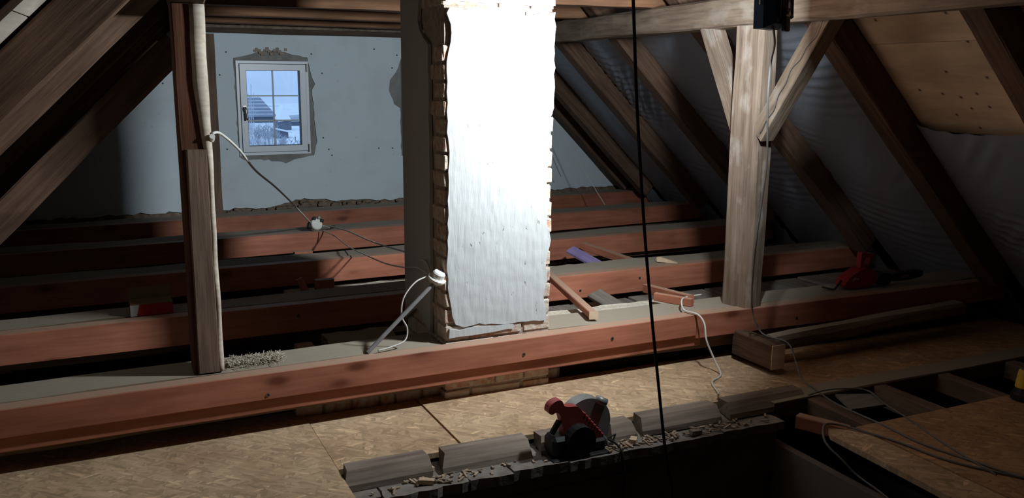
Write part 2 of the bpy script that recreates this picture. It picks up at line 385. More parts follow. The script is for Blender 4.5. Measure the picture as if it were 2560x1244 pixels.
# ================================================================ SETTING
# --- gable wall
def G(a, b, d=0.0):           # a = x, b = z, d = depth behind the plaster face
    return Vector((a - 0.05 * d, 8.2 + 0.05 * (a - 1) + d, b))
patch = [(1.136,1.317),(1.263,1.346),(1.367,1.379),(1.507,1.395),(1.611,1.366),(1.782,1.334),(1.798,1.257),(1.820,1.151),(1.847,1.098),(1.816,1.044),(1.830,0.811),(1.840,0.666),(1.848,0.574),(1.814,0.455),(1.665,0.430),(1.555,0.391),(1.466,0.412),(1.325,0.435),(1.185,0.433),(1.145,0.463),(1.140,0.785)]
win1 = [(1.150, 0.470), (1.790, 0.470), (1.790, 1.300), (1.150, 1.300)]
w2 = [(2.675, 0.437), (3.31, 0.437), (3.31, 1.322), (2.675, 1.322)]
patch2 = [(2.677,1.345),(2.623,1.211),(2.562,1.137),(2.548,1.044),(2.598,0.913),(2.657,0.875),(2.660,0.648),(2.664,0.420),(3.36,0.42),(3.37,0.9),(3.35,1.36),(3.0,1.40)]
wall = empty('wall_back', (1, 8.3, -1), kind='structure')
V, F = slab([[(-3.2, -2.7), (7.5, -2.7), (7.5, 3.6), (-3.2, 3.6)], win1, w2], G, 0.03, 0.34); ob('masonry', V, F, RUBBLE, wall)
bottom = [(-3.0,0.0),(0.2,0.01),(0.590,0.005),(0.991,-0.003),(1.129,0.007),(1.269,-0.009),(1.485,0.015),(1.707,0.065),(1.856,0.049),(2.007,0.018),(2.241,0.023),(2.439,0.004),(2.709,0.009),(3.6,0.0),(5.6,0.02),(7.3,0.0)]
outer = jag(bottom, 0.045, 0.011) 
while outer and outer[-1][0] < 7.25: outer.pop()
outer = [p for p in outer if p[1] < 0.09 and -3.01 < p[0] < 7.31] + [(7.3, 1.534), (-3.0, 1.534)]
V, F = slab([outer, jag(patch, 0.035, 0.006), jag(patch2, 0.04, 0.006)], G, 0.0, 0.032); ob('plaster', V, F, GABLE, wall)
V, F = slab([[(1.10,0.37),(1.88,0.37),(1.88,1.43),(1.10,1.43)], win1], G, 0.016, 0.05); ob('cement_patch', V, F, CEMENT, wall)
V, F = slab([[(2.50,0.38),(3.42,0.38),(3.42,1.43),(2.50,1.43)], w2], G, 0.016, 0.05); ob('cement_patch', V, F, CEMENT, wall)
lump = MB()                   # broken masonry above the arch and along the wall foot
for k in range(16):
    a = 1.32 + 0.27 * k / 15; q = G(a, 1.372 + 0.022 * math.sin(k * 1.3) + random.uniform(0, .012), 0.004); s = random.uniform(.012, .022)
    lump.box(q.x - s, q.x + s, q.y - .008, q.y + .02, q.z - .012, q.z + .012, c=.004)
lump.build('exposed_stone', MORTAR, wall)
lump = MB()
for k in range(90):
    a = random.uniform(0.6, 2.8); q = G(a, random.uniform(-.09, .0) + (0.045 * math.exp(-((a - 1.78) / .18) ** 2)), -.004); s = random.uniform(.012, .035)
    lump.box(q.x - s, q.x + s, q.y - .012, q.y + .03, q.z - .014, q.z + .014, c=.005)
tag(lump.build('masonry_crumbs', RUBBLE, wall), kind='stuff')
nails = MB()
for a, b in [(1.015,1.173),(1.913,1.194),(2.411,1.417),(2.584,1.248),(2.634,1.366),(1.820,1.363),(1.046,0.533),(1.905,0.613),(1.954,0.505),(2.438,0.502),(2.574,0.498),(1.078,1.367),(1.982,0.449),(0.55,1.1),(0.7,.6)]:
    q = G(a, b); nails.add(*cyl(q + Vector((0, .004, 0)), q + Vector((0, -.0035, 0)), 0.0075, 7))
tag(nails.build('nail_holes', GASKET, wall), kind='stuff')

def window(n, x0, x1, z0, z1):
    W = empty('window_%d' % n, G((x0 + x1) / 2, z0), kind='structure')
    def ring(a0, a1, b0, b1, t, d0, d1, name, m, par):
        V, F = slab([[(a0, b0), (a1, b0), (a1, b1), (a0, b1)], [(a0 + t, b0 + t), (a1 - t, b0 + t), (a1 - t, b1 - t), (a0 + t, b1 - t)]], G, d0, d1)
        return ob(name, V, F, m, par)
    fr = ring(x0 + .003, x1 - .003, z0 + .003, z1 - .003, .024, .0, .09, 'window_frame', UPVC, W)
    ring(x0 + .0275, x1 - .0275, z0 + .0275, z1 - .0275, .004, .001, .06, 'gasket', GASKET, fr)
    sa = ring(x0 + .032, x1 - .032, z0 + .032, z1 - .032, .052, -.014, .055, 'sash', UPVC, W)
    ring(x0 + .084, x1 - .084, z0 + .084, z1 - .084, .004, -.006, .05, 'glazing_gasket', GASKET, sa)
    a0, a1, b0, b1 = x0 + .088, x1 - .088, z0 + .088, z1 - .088
    xm = (a0 + a1) / 2; zs = [b0 + (b1 - b0) * t for t in (0, .333, .667, 1)]
    def bar(p, q, r, s):
        V, F = slab([[(p, r), (q, r), (q, s), (p, s)]], G, .012, .03); ob('glazing_bar', V, F, BARM, sa)
    bar(xm - .006, xm + .006, b0, b1)
    for z in zs[1:3]: bar(a0, a1, z - .006, z + .006)
    for i in range(2):
        for j in range(3):
            p, q = (a0, xm) if i == 0 else (xm, a1)
            V, F = slab([[(p, zs[j]), (q, zs[j]), (q, zs[j + 1]), (p, zs[j + 1])]], G, .032, .036); ob('pane', V, F, GLASS, sa)
    hx, hz = x0 + .058, z0 + .40
    V, F = slab([[(hx - .013, hz - .03), (hx + .013, hz - .03), (hx + .013, hz + .04), (hx - .013, hz + .04)]], G, -.026, -.013)
    hd = ob('handle', V, F, METAL, W)
    q = G(hx, hz + .02, -.03); V, F = tubeg([q + Vector((0, .01, 0)), q + Vector((0, -.03, 0)), q + Vector((.006, -.036, -.03)), q + Vector((.012, -.036, -.105))], .010, 8, 3)
    ob('lever', V, F, METAL, hd, smooth=True)
    for hz in (z0 + .055, z1 - .06):
        q = G(x1 - .022, hz, -.004); V, F = cyl(q + Vector((0, -.006, -.035)), q + Vector((0, -.006, .035)), .009, 10); ob('hinge', V, F, METAL, W)
window(1, 1.150, 1.790, 0.470, 1.300)
window(2, 2.675, 3.31, 0.437, 1.322)

# --- timber edging on the gable wall
beam('gable_stud', G(0.935, -0.12, -0.05), G(0.935, 1.515, -0.05), .075, .06, POSTP, up=(0, -1, 0), wob=.006)
tag(bpy.data.objects['gable_stud'], 'narrow brown upright stud against the gable wall, left of the window', 'stud')
beam('gable_plate', G(-0.4, 1.548, -0.03), G(4.1, 1.548, -0.03), .06, .045, CEILB, wob=.004)
tag(bpy.data.objects['gable_plate'], 'thin dark timber plate along the top of the white gable wall', 'beam')

# --- outer shell behind the camera, roof skins
V, F = boxg(-4, 8, -3.3, -3.0, -2.7, 4.2); tag(ob('wall_front', V, F, RUBBLE), kind='structure')
V, F = boxg(-3.2, 7.5, -3.2, 8.6, -2.8, -2.7); tag(ob('floor_lower', V, F, WELLM), kind='structure')
V, F = boxg(-3.25, -3.05, -3.2, 8.7, -2.8, .3); tag(ob('wall_left', V, F, RUBBLE), kind='structure')
V, F = boxg(6.9, 7.1, -3.2, 8.9, -2.8, .3); tag(ob('wall_right', V, F, RUBBLE), kind='structure')
for side, nm in ((1, 'roof_right'), (-1, 'roof_left')):
    r = empty(nm, (XR(3) if side > 0 else XL(3), 3, 0), kind='structure')
    Vs = [RP(side, Y, s, d) for Y in (-3.1 if side > 0 else 1.5, 8.9) for s in (-2.4, 4.42) for d in (.235, .27)]
    ob('roof_skin', Vs, [[0, 1, 3, 2], [4, 6, 7, 5], [0, 4, 5, 1], [2, 3, 7, 6], [0, 2, 6, 4], [1, 5, 7, 3]], CEILB, r)
    if side < 0:                                # pale boards on the left slope
        k = 0; s = -1.2
        while s < 4.2:
            wdt = 0.165; y0, y1 = 1.5, 8.15
            g = .003; dd = .165 + random.uniform(-.003, .003)
            Vs = [RP(-1, Y, ss, d) for Y in (y0, y1) for ss in (s + g, s + wdt - g) for d in (dd, dd + .022)]
            M, L = frame(RP(-1, y0, s, dd), RP(-1, y1, s, dd), (0, 0, 1)); Mi = M.inverted()
            ob('roof_board', [Mi @ v for v in Vs], [[0, 1, 3, 2], [4, 6, 7, 5], [0, 4, 5, 1], [2, 3, 7, 6], [0, 2, 6, 4], [1, 5, 7, 3]], SHEATH, r, mw=M)
            s += wdt
# dormer beside the photographer
V, F = slab([[(-3.2, -.3), (XL(1.5) - .55, -.3), (XL(1.5) + 2.70, 2.95), (-3.2, 2.95)]], lambda a, b, d: Vector((a, d, b)), 1.44, 1.52); tag(ob('wall_dormer_cheek', V, F, SHEATH), kind='structure')
V, F = boxg(-3.25, -3.05, -3.1, 1.5, .3, 2.95); tag(ob('wall_dormer', V, F, SHEATH), kind='structure')
V, F = boxg(-3.25, 1.75, -3.1, 1.52, 2.95, 3.02); tag(ob('ceiling_dormer', V, F, SHEATH), kind='structure')
roofR = bpy.data.objects['roof_right']
FR = [0.25, 1.35, 2.47, 3.42, 4.50, 5.62, 6.62, 7.66, 8.13]   # rafter front faces along the house
RW = 0.12
FL = [0.25, .8, 1.88, 3.42, 4.50, 5.62, 6.62, 7.40, 7.86]
# knotty panel in the bay nearest the camera on the right, wide boards
def ply(Y0, Y1, s0, s1, dd):
    Vs = [RP(1, Y, s, d) for Y in (Y0, Y1) for s in (s0, s1) for d in (dd, dd + .02)]
    M, L = frame(RP(1, Y0, s0, dd), RP(1, Y1, s0, dd), (0, 0, 1)); Mi = M.inverted()
    ob('roof_panel', [Mi @ v for v in Vs], [[0, 1, 3, 2], [4, 6, 7, 5], [0, 4, 5, 1], [2, 3, 7, 6], [0, 2, 6, 4], [1, 5, 7, 3]], PLY, roofR, mw=M)
for a in range(3):
    y0, y1 = FR[a] + .12, FR[a + 1]
    for b in range(5):
        s0 = 1.14 + b * .62 ; ply(y0, y1, s0 + .002, s0 + .618, .160 + random.uniform(-.002, .002))
# membrane bays
def membrane(Y0, Y1, s0, s1, seed, base=.14):
    nu, nv = 26, 240; V, F = [], []
    for j in range(nv + 1):
        for i in range(nu + 1):
            u, v = i / nu, j / nv; s = s0 + (s1 - s0) * v; Y = Y0 + (Y1 - Y0) * u
            sag = math.sin(math.pi * u)
            ph = s * 84 + 3.5 * sag + 2.5 * noise.noise((s * 1.3, u * 1.5, seed))
            amp = max(0, noise.noise((s * 1.8, u * 1.2, seed + 9)) + .18)
            wr = .020 * amp * (abs(math.sin(ph * .5)) ** .6 - .5)
            diag = .018 * max(0, noise.noise((s * 2, u * 2, seed + 30))) * math.sin((s * 1.2 + u * 1.1) * 34)
            d = base - .045 * sag ** .7 + wr + diag + .022 * noise.noise((s * 1.1, u * 2.2, seed + 4))
            V.append(RP(1, Y, s, min(d, .225)))
    for j in range(nv):
        for i in range(nu):
            a = j * (nu + 1) + i; F.append([a, a + 1, a + nu + 2, a + nu + 1])
    ob('membrane', V, F, FOIL, roofR, smooth=True)
for k in range(3, 8): membrane(FR[k] + RW, FR[k + 1], -.9, 3.9, k * 3.7)
for k in range(0, 3): membrane(FR[k] + RW, FR[k + 1], -.9, 1.22, k * 3.7, .135)

# --- bay floors between the joists: grey boards laid along the house
ROWS = [((-2.2, 3.460), (5.0, 3.61)), ((-1.45, 4.540), (4.96, 4.69)), ((-1.4, 5.575), (5.13, 5.83)), ((-1.3, 6.60), (5.27, 6.98)), ((-1.2, 7.61), (5.4, 8.02))]
def rowY(k, x):
    (xa, ya), (xb, yb) = ROWS[k]; return ya + (yb - ya) * (x - xa) / (xb - xa)
floor = empty('floor', (1.7, 6, -.34), kind='structure')
pl = {}
for k in range(5):
    x = -1.75
    while x < 5.4:
        ya = rowY(k, x) + .33; yb = (rowY(k + 1, x) - .02) if k < 4 else 8.2
        L = round(yb - ya, 1) + .05
        if L > .05:
            if L not in pl:
                V, F = boxg(0, L, -.094, .094, -.025, 0, .003); me = bpy.data.meshes.new('floor_board'); me.from_pydata(V, [], F); me.materials.append(GREYB); pl[L] = me
            if not (1.2 < x < 1.98 and k == 0):
                o = bpy.data.objects.new('floor_board', pl[L])
                M = Matrix.Translation((x, ya, (-.175 if k == 0 and x > 1.9 else -.25) + random.uniform(-.006, .006))) @ Matrix.Rotation(math.pi / 2 + random.uniform(-.01, .01), 4, 'Z')
                link(o, M, floor)
        x += .2
V, F = boxg(-3, 6.9, 3.9, 8.5, -.5, -.42); ob('subfloor', V, F, GREYB, floor)

# --- ceiling over the collar beams
ceil = empty('ceiling', (1.7, 6, 1.74), kind='structure')
x = -.15
while x < 3.6:
    M, L = frame((x + SK * (-6.5), -3.0, 1.742 + random.uniform(0, .004)), (x + SK * 4.6, 8.2, 1.742 + random.uniform(0, .004)), (0, 0, 1))
    V, F = boxg(0, L, -.072, .072, 0, .022, .002); ob('ceiling_board', V, F, CEILB, ceil, mw=M); x += .148

# --- OSB decks on the camera side
def deck(name, x0, x1, y0, y1, zt, m, label):
    V, F = boxg(x0, x1, y0, y1, zt - .022, zt); return tag(ob(name, V, F, m), label, 'chipboard')
ZD = -.268
deck('chipboard_deck', -2.2, .735, 2.38, 3.78, ZD, OSB1, 'flaky chipboard floor panel at the lower left, under the near end of the red beam')
deck('chipboard_deck', -2.2, .735, 1.12, 2.376, ZD, OSB1, 'flaky chipboard floor panel at the very bottom left edge of the photo')
V, F = boxg(-2.2, .735, -2.9, 1.116, ZD - .022, ZD); tag(ob('floor_deck', V, F, OSB1), kind='structure')
deck('chipboard_deck', .739, 1.24, 3.12, 3.70, ZD - .004, OSB1, 'short pale chipboard strip left of the step in front of the brick footing')
deck('chipboard_deck', 1.246, 2.99, 3.12, 3.70, ZD + .002, OSB1, 'brightly lit pale chipboard strip behind the circular saw')
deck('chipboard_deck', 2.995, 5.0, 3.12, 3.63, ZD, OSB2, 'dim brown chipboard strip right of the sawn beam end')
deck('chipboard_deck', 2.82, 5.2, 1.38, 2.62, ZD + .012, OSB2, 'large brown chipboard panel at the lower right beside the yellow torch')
V, F = slab([[(2.60, 1.2), (2.81, 1.2), (2.81, 2.60), (2.70, 2.655), (2.66, 2.60)]], lambda a, b, d: Vector((a, b, d)), ZD - .012, ZD + .011)
tag(ob('chipboard_strip', V, F, OSB1), 'narrow yellowish chipboard strip along the right edge of the stair opening', 'chipboard')
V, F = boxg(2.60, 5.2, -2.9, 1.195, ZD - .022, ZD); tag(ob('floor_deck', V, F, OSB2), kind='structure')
# stairwell sides
for nm, a in (('wall_stairwell_back', (.70, 2.66, 2.93, 2.96, -2.7, -.42)), ('wall_stairwell_left', (.66, .70, -.2, 2.96, -2.7, -.30)), ('wall_stairwell_right', (2.66, 2.70, -.2, 2.96, -2.7, -.42))):
    V, F = boxg(*a); tag(ob(nm, V, F, WELLM), kind='structure')

# ================================================================ CHIMNEY
ch = empty('chimney', (1.63, 3.95, -.3), 'tall whitewashed brick chimney with broken plaster edges in the floodlight', 'chimney')
X0, X1, Y0c, Y1c = 1.365, 1.893, 3.648, 4.20
V, F = boxg(X0 + .008, X1 - .008, Y0c + .008, Y1c, -2.7, 4.0); ob('mortar_core', V, F, MORTAR, ch)
def brick(x0, x1, y0, y1, z0, z1, par, mm=BRICK):
    V, F = boxg(x0, x1, y0, y1, z0, z1, .005)
    V = [(v[0] + random.uniform(-.002, .002), v[1] + random.uniform(-.002, .002), v[2] + random.uniform(-.002, .002)) for v in V]
    return ob('brick', V, F, mm, par)
z = -.30; k = 0
while z < 1.9:
    h = .066; j = lambda: random.uniform(-.004, .003)
    if k % 2 == 0: xs = [X0, X0 + .125, X0 + .385, X1]
    else: xs = [X0, X0 + .25, X0 + .40, X1]
    skip = 1.318 < z + .03 < 1.46                        # missing bricks beside the top corner
    for i in range(3):
        if skip and i == 0: 
            brick(xs[i] + .055, xs[i + 1] - .006, Y0c + .004, Y0c + .11, z, z + h, ch); continue
        brick(xs[i] + (.0 if i == 0 else .006) + j(), xs[i + 1] - (.0 if i == 2 else .006) + j(), Y0c + j(), Y0c + .11, z, z + h, ch)
    ys = [Y0c + .12, Y0c + .24, Y0c + .40, Y1c] if k % 2 else [Y0c + .25, Y0c + .38, Y1c]
    for i in range(len(ys) - 1):
        if skip and i == 0: continue
        brick(X0 + j() + (.004), X0 + .10, ys[i] + .006, ys[i + 1] - .006, z, z + h, ch)
    # right flank bricks
    ys = [Y0c + .12, Y0c + .36, Y1c]
    for i in range(2): brick(X1 - .1, X1 + j(), ys[i] + .006, ys[i + 1] - .006, z, z + h, ch)
    z += .077; k += 1
front = [(1.374,1.462),(1.361,1.439),(1.379,1.394),(1.382,1.358),(1.367,1.278),(1.347,1.195),(1.341,1.112),(1.356,1.028),(1.349,0.943),(1.365,0.909),(1.370,0.857),(1.364,0.771),(1.365,0.684),(1.358,0.543),(1.354,0.401),(1.356,0.256),(1.384,0.207),(1.397,0.123),(1.413,0.081),(1.451,0.065),(1.530,0.075),(1.650,0.056),(1.731,0.060),(1.867,0.053),(1.872,0.092),(1.854,0.171),(1.874,0.246),(1.864,0.342),(1.888,0.435),(1.865,0.512),(1.878,0.623),(1.856,0.679),(1.870,0.734),(1.865,0.807),(1.879,0.915),(1.872,0.987),(1.893,1.041),(1.893,1.461),(1.717,1.438),(1.622,1.458),(1.528,1.456)]
front = [(max(a + .018 if i < 16 else a, X0 + .012), b) for i, (a, b) in enumerate(front)]
FX = lambda a, b, d: Vector((a, Y0c - d, b))
fj = jag(front, .03, .0045)
def relief_slab(loop, f, t, cell=.012, amp=.0035):
    """plaster skin: irregular outline with a tooled, uneven face"""
    bm = bmesh.new()
    V, F = slab([loop], f, -.002, t)
    vs = [bm.verts.new(v) for v in V]
    for q in F:
        try: bm.faces.new([vs[i] for i in q])
        except ValueError: pass
    xs = [p[0] for p in loop]; zs = [p[1] for p in loop]
    n = int((max(zs) - min(zs)) / .02)
    for i in range(1, n): bmesh.ops.bisect_plane(bm, geom=bm.verts[:] + bm.edges[:] + bm.faces[:], plane_co=f(0, min(zs) + i * .02, 0), plane_no=(0, 0, 1))
    n = int((max(xs) - min(xs)) / .016)
    for i in range(1, n): bmesh.ops.bisect_plane(bm, geom=bm.verts[:] + bm.edges[:] + bm.faces[:], plane_co=f(min(xs) + i * .016, 0, 0), plane_no=(f(1, 0, 0) - f(0, 0, 0)))
    nv = (f(0, 0, 1) - f(0, 0, 0)); bm.normal_update()
    for v in bm.verts:
        if (v.co - f(0, 0, t)).dot(nv) > -1e-4:
            v.co += nv * (amp * (noise.noise((v.co.x * 60, v.co.y * 45, v.co.z * 14)) + .9 * noise.noise(v.co * 23)))
    bm.verts.index_update(); r = [tuple(v.co) for v in bm.verts], [[v.index for v in q.verts] for q in bm.faces]; bm.free(); return r
V, F = relief_slab(fj, FX, .009, amp=.0014); ob('front_plaster', V, F, WHITE, ch)
lip = [(1.380,0.020),(1.384,0.063),(1.432,0.052),(1.510,0.062),(1.700,0.050),(1.699,0.030),(1.609,0.027),(1.490,0.022)]
V, F = slab([jag(lip, .03, .004)], FX, -.002, .010); ob('plaster_lip', V, F, WHITE, ch)
top = [(1.375, 1.488), (1.893, 1.488), (1.893, 1.92), (1.375, 1.92)]
V, F = slab([jag(top, .03, .005)], FX, -.002, .008); ob('top_plaster', V, F, WHITE, ch)
side = [(4.189,1.90),(4.189,1.6),(4.180,-0.029),(4.163,-0.005),(4.006,0.075),(3.819,0.004),(3.802,0.257),(3.802,0.808),(3.809,1.316),(3.866,1.344),(3.918,1.380),(3.944,1.425),(3.924,1.511),(3.922,1.579),(3.93,1.90)]
SX = lambda a, b, d: Vector((X0 - d, a, b))
V, F = slab([jag(side, .05, .005, keep=(0, 1))], SX, -.004, .012); ob('side_plaster', V, F, WHITES, ch)
# brick footing under the near joist
pier = empty('brick_footing', (1.3, 3.66, -.5), 'low dark brick footing under the near red beam below the chimney', 'brickwork')
V, F = boxg(.70, 1.99, 3.722, 3.79, -.5, -.222); ob('mortar_bed', V, F, MORTAR, pier)
for r in range(3):
    x = .70 + (r % 2) * .045
    while x < 1.97:
        L = random.choice((.115, .115, .06, .115)); z0 = -.285 - (r - 0) * .076
        brick(x, min(x + L, 1.99), 3.710 + random.uniform(0, .004), 3.77, z0, z0 + .066, pier); x += L + .012

# ================================================================ FLOOR JOISTS
ordn = ['nearest', 'second', 'third', 'fourth', 'farthest']
def joist(name, a, b, z0, z1, t, label, screws=()):
    zc, h = (z0 + z1) / 2, z1 - z0
    o = beam(name, (a[0], a[1] + t / 2, zc), (b[0], b[1] + t / 2, zc), t, h, RED, c=.003, wob=.0016, segs=24)
    tag(o, label, 'beam', 'new red joists')
    for xs, zs in screws:
        y = a[1] + (b[1] - a[1]) * (xs - a[0]) / (b[0] - a[0])
        s = disc_on(o, 'washer', xs, y + .001, zs, .0085, .003, METAL); disc_on(s, 'screw_head', xs, y - .002, zs, .005, .003, BLACK)
    return o
joist('floor_joist', (-2.2, 3.457), (2.703, 3.594), -.110, .0, .075, 'nearest reddish planed beam, left length, running under the chimney front', [(1.72, -.075), (.56, -.09), (2.20, -.06)])
joist('floor_joist', (2.708, 3.594), (4.95, 3.549), -.125, .0, .075, 'nearest reddish planed beam, right length in front of the pale post', [(3.35, -.08)])
labs = ['second reddish joist from the camera, left of the chimney, carrying the red carton', 'second reddish joist from the camera, right of the chimney with a wedge on top',
        'third reddish joist from the camera, running behind the chimney', 'fourth reddish joist from the camera, below the porcelain junction box', 'reddish joist farthest back at the foot of the gable wall']
i = 0
for k in range(1, 5):
    (xa, ya), (xb, yb) = ROWS[k]
    if k == 1:
        joist('floor_joist', (xa, ya), (2.05, rowY(1, 2.05)), -.148, 0, .08, labs[0], [(.9, -.06)])
        joist('floor_joist', (2.06, rowY(1, 2.06) + .02), (xb, yb), -.148, 0, .08, labs[1], [(2.62, -.1), (3.05, -.06)])
    else:
        joist('floor_joist', (xa, ya), (xb, yb), -.150 if k < 4 else -.16, 0, .08, labs[k], [(3.3, -.06)] if k == 2 else [])
o = beam('under_batten', (-2.2, 3.457 + .048, -.141), (2.75, 3.595 + .048, -.141), .05, .06, RED, c=.003, wob=.002); tag(o, 'narrow red batten in shadow right under the nearest beam', 'beam')
# old beams they are screwed to
def oldbeam(a, b, label, wd=.24, h=.20, zt=-.006):
    o = beam('old_ceiling_beam', (a[0], a[1], zt - h / 2), (b[0], b[1], zt - h / 2), wd, h, OLDDUST, wob=.009, ch=(.02, .02, .012, .012)); tag(o, label, 'beam', 'old ceiling beams')
oldbeam((-2.2, 3.457 + .205), (1.352, 3.556 + .205), 'old dusty beam behind the nearest joist, left of the chimney under the brown post')
oldbeam((1.905, 3.572 + .215), (4.95, 3.549 + .215), 'old dusty beam behind the nearest joist, right of the chimney under the pale post', wd=.26)
for k, l in ((1, 'old dusty beam behind the second joist from the camera'), (2, 'old dusty beam behind the third joist from the camera'), (3, 'old dusty beam behind the fourth joist from the camera'), (4, 'old dusty beam behind the farthest joist by the gable')):
    (xa, ya), (xb, yb) = ROWS[k]; oldbeam((xa - .2, ya + .208), (xb + .3, yb + .208), l)

# ================================================================ POSTS, PURLINS, BRACES
post = beam('timber_post', (3.063, 3.69, -.006), (3.063, 3.69, 1.438), .130, .175, POSTW, up=(.20, -1, 0), wob=.008, ch=(.022, .018, .012, .012))
tag(post, 'pale weathered post with two knee braces under the right purlin', 'post')
lpost = beam('timber_post', (.345, 3.715, -.006), (.345, 3.715, 1.438), .106, .13, POSTL, up=(0, -1, 0), wob=.007, ch=(.006, .004, .006, .006))
tag(lpost, 'dark brown post at the left with a painted lit edge and patched foot', 'post')
b = beam('facing_board', (.350, 3.643, .0), (.350, 3.643, .895), .080, .014, POSTP, up=(0, -1, 0), wob=.003, parent=lpost)
# rounded edge of the left post; lamp light is put into its colour
V, F = [], []
n = 46
for i in range(n + 1):
    z = .0 + 1.437 * i / n; wv = .004 * math.sin(z * 9) + .003 * math.sin(z * 23 + 1); r = .014 + .017 * min(1, max(0, (z - .80) / .35)) + .004 * noise.noise((z * 6, 1, 0))
    for k in range(7):
        a = math.radians(-150 + 230 * k / 6)      # half round facing +x / -y
        V.append((.410 + wv * .3 - r + r * math.cos(a), 3.660 + .02 * math.sin(a) - .004, z))
for i in range(n):
    for k in range(6): F.append([i * 7 + k, i * 7 + k + 1, (i + 1) * 7 + k + 1, (i + 1) * 7 + k])
F += [list(range(7))[::-1], [n * 7 + k for k in range(7)]] + [[i * 7 + 6, i * 7, (i + 1) * 7, (i + 1) * 7 + 6] for i in range(n)]
ob('lit_edge', V, F, LITWANE, lpost, smooth=True)
def PX(Y): return 3.065 + SK * (Y - 3.6)
def PXL(Y): return .352 + SK * (Y - 3.7)
o = beam('purlin', (PX(8.1), 8.1, 1.512), (PX(-2.9), -2.9, 1.512), .145, .150, PURL, wob=.010, ch=(.055, .012, .012, .018)); tag(o, 'long hewn purlin on the right resting on the pale post', 'beam')
V, F = cyl((2.985, 3.175, 1.478), (2.96, 3.175, 1.478), .012, 6); ob('peg', V, F, OLD, o)
o = beam('purlin', (PXL(8.1), 8.1, 1.512), (PXL(1.5), 1.5, 1.512), .14, .148, OLD, wob=.008, ch=(.012, .055, .012, .012)); tag(o, 'long dark purlin on the left resting on the brown post', 'beam')
o = beam('knee_brace', (3.062, 3.60, .90), (3.03, 3.145, 1.47), .085, .095, PURL, up=(0, -1, -1), wob=.005); tag(o, 'brown cracked knee brace on the near side of the pale post', 'brace')
M, L = frame((3.062, 3.60, .90), (3.03, 3.145, 1.47), (0, -1, -1))
V, F = tubeg([M @ Vector((L * t, .044, .012 * math.sin(t * 9) + .006 * math.sin(t * 31) + .01)) for t in [i / 24 for i in range(1, 24)]], .0026, 6, 2); ob('crack', V, F, GASKET, o)
o = beam('knee_brace', (3.062, 3.76, .93), (3.085, 4.09, 1.46), .085, .100, POSTW, up=(0, -1, 1), wob=.006); tag(o, 'pale lit knee brace on the far side of the pale post', 'brace')
o = beam('strut', (-.86, 4.85, .062), (.40, 4.85, 1.32), .13, .135, RAFT, up=(-1, 0, 1), wob=.008); tag(o, 'diagonal brown strut rising to the left post from the lower left', 'brace')

# rafters
rl = {1: ['', '', 'cut off by the right edge of the photo', 'between the knotty panel and the dark membrane', 'first one behind the pale post', 'second one behind the pale post', 'third one behind the pale post', 'last but one before the gable wall', 'lying right against the gable wall'],
      -1: ['', '', 'in the top left corner above the pale boards', 'large lit one left of the brown post', 'second one behind the brown post, in shadow', 'third one behind the brown post, in shadow', 'fourth one behind the brown post, in shadow', 'last but one before the gable wall', 'lying right against the gable wall']}
for k, Yf in enumerate(FR):
    for side, sn in ((1, 'right'), (-1, 'left')):
        if k < 2: continue
        Y = (Yf if side > 0 else FL[k]) + RW / 2; h = .155
        o = beam('rafter', RP(side, Y, .0, h / 2), RP(side, Y, 4.22, h / 2), RW, h, RAFT, up=(side, 0, 1), wob=.008, ch=(.006,) * 4, segs=26)
        tag(o, 'brown rafter of the %s roof slope, %s' % (sn, rl[side][k]), 'rafter', 'rafters')
# collar beams on the purlins
cl = ['overhead', 'second', 'third', 'fourth', 'farthest']
for k in range(5):
    ya, yb = rowY(k, .0) + .205, rowY(k, 3.2) + .12
    if k == 0: ya, yb = 3.33, 3.33
    if k == 4: ya = rowY(4, 0) + .10
    o = beam('collar_beam', (-.05 + SK * (ya - 3.5), ya, 1.665), (3.19 + SK * (yb - 3.5), yb, 1.665), .13, .15, COLLAR, wob=.006)
    tag(o, ['collar beam above the top of the photo over the near joist', 'collar beam spanning the purlins, second from the camera', 'orange collar beam spanning the purlins, third from the camera', 'brown collar beam spanning the purlins, fourth from the camera', 'dark collar beam spanning the purlins, nearest the gable'][k], 'beam', 'collar beams')

# sawn beam ends near the floor, right front
o = beam('trimmer_block', (2.985, 3.30, -.172), (2.985, 3.60, -.172), .082, .125, OLD, wob=.003); tag(o, 'sawn beam end sticking out under the near joist by the post', 'beam')
V, F = boxg(2.944, 3.026, 3.296, 3.3005, -.234, -.110, .001); ob('end_grain', V, F, PALEW, o)
o = beam('old_log', (3.06, 3.45, -.15), (4.45, 3.47, -.11), .10, .075, OLDDUST, wob=.008, ch=(.02,) * 4); tag(o, 'greyish round-edged old timber below the near joist at the right', 'beam')
# frame of short timbers with open bays, right
o = beam('trimmer_beam', (2.70, 3.05, -.30), (5.1, 3.06, -.30), .13, .08, OLDDUST, wob=.005); tag(o, 'long brown trimmer beam behind the open floor bays at the right', 'beam')
for x, l in ((2.93, 'first brown cross timber of the open floor bays, beside the stair opening'), (3.345, 'second brown cross timber between two dark floor bays'), (3.775, 'third brown cross timber, running towards the yellow torch'), (4.27, 'last brown cross timber at the right edge of the photo')):
    o = beam('cross_timber', (x, 2.985, -.31), (x - .02, 1.4, -.31), .075, .09, POSTP, wob=.003); tag(o, l, 'beam', 'cross timbers of the open bays')
o = beam('short_timber', (2.695, 2.83, -.285), (2.79, 2.63, -.285), .05, .06, RED, wob=.001); tag(o, 'short reddish timber offcut at the corner of the stair opening', 'timber')
V, F = slab([[(2.945, 2.77), (3.02, 2.945), (3.18, 2.88), (3.135, 2.75)]], lambda a, b, d: Vector((a, b, d)), -.262, -.250)
tag(ob('loose_board', V, F, GREYB), 'small grey board lying across the first dark floor bay', 'board')
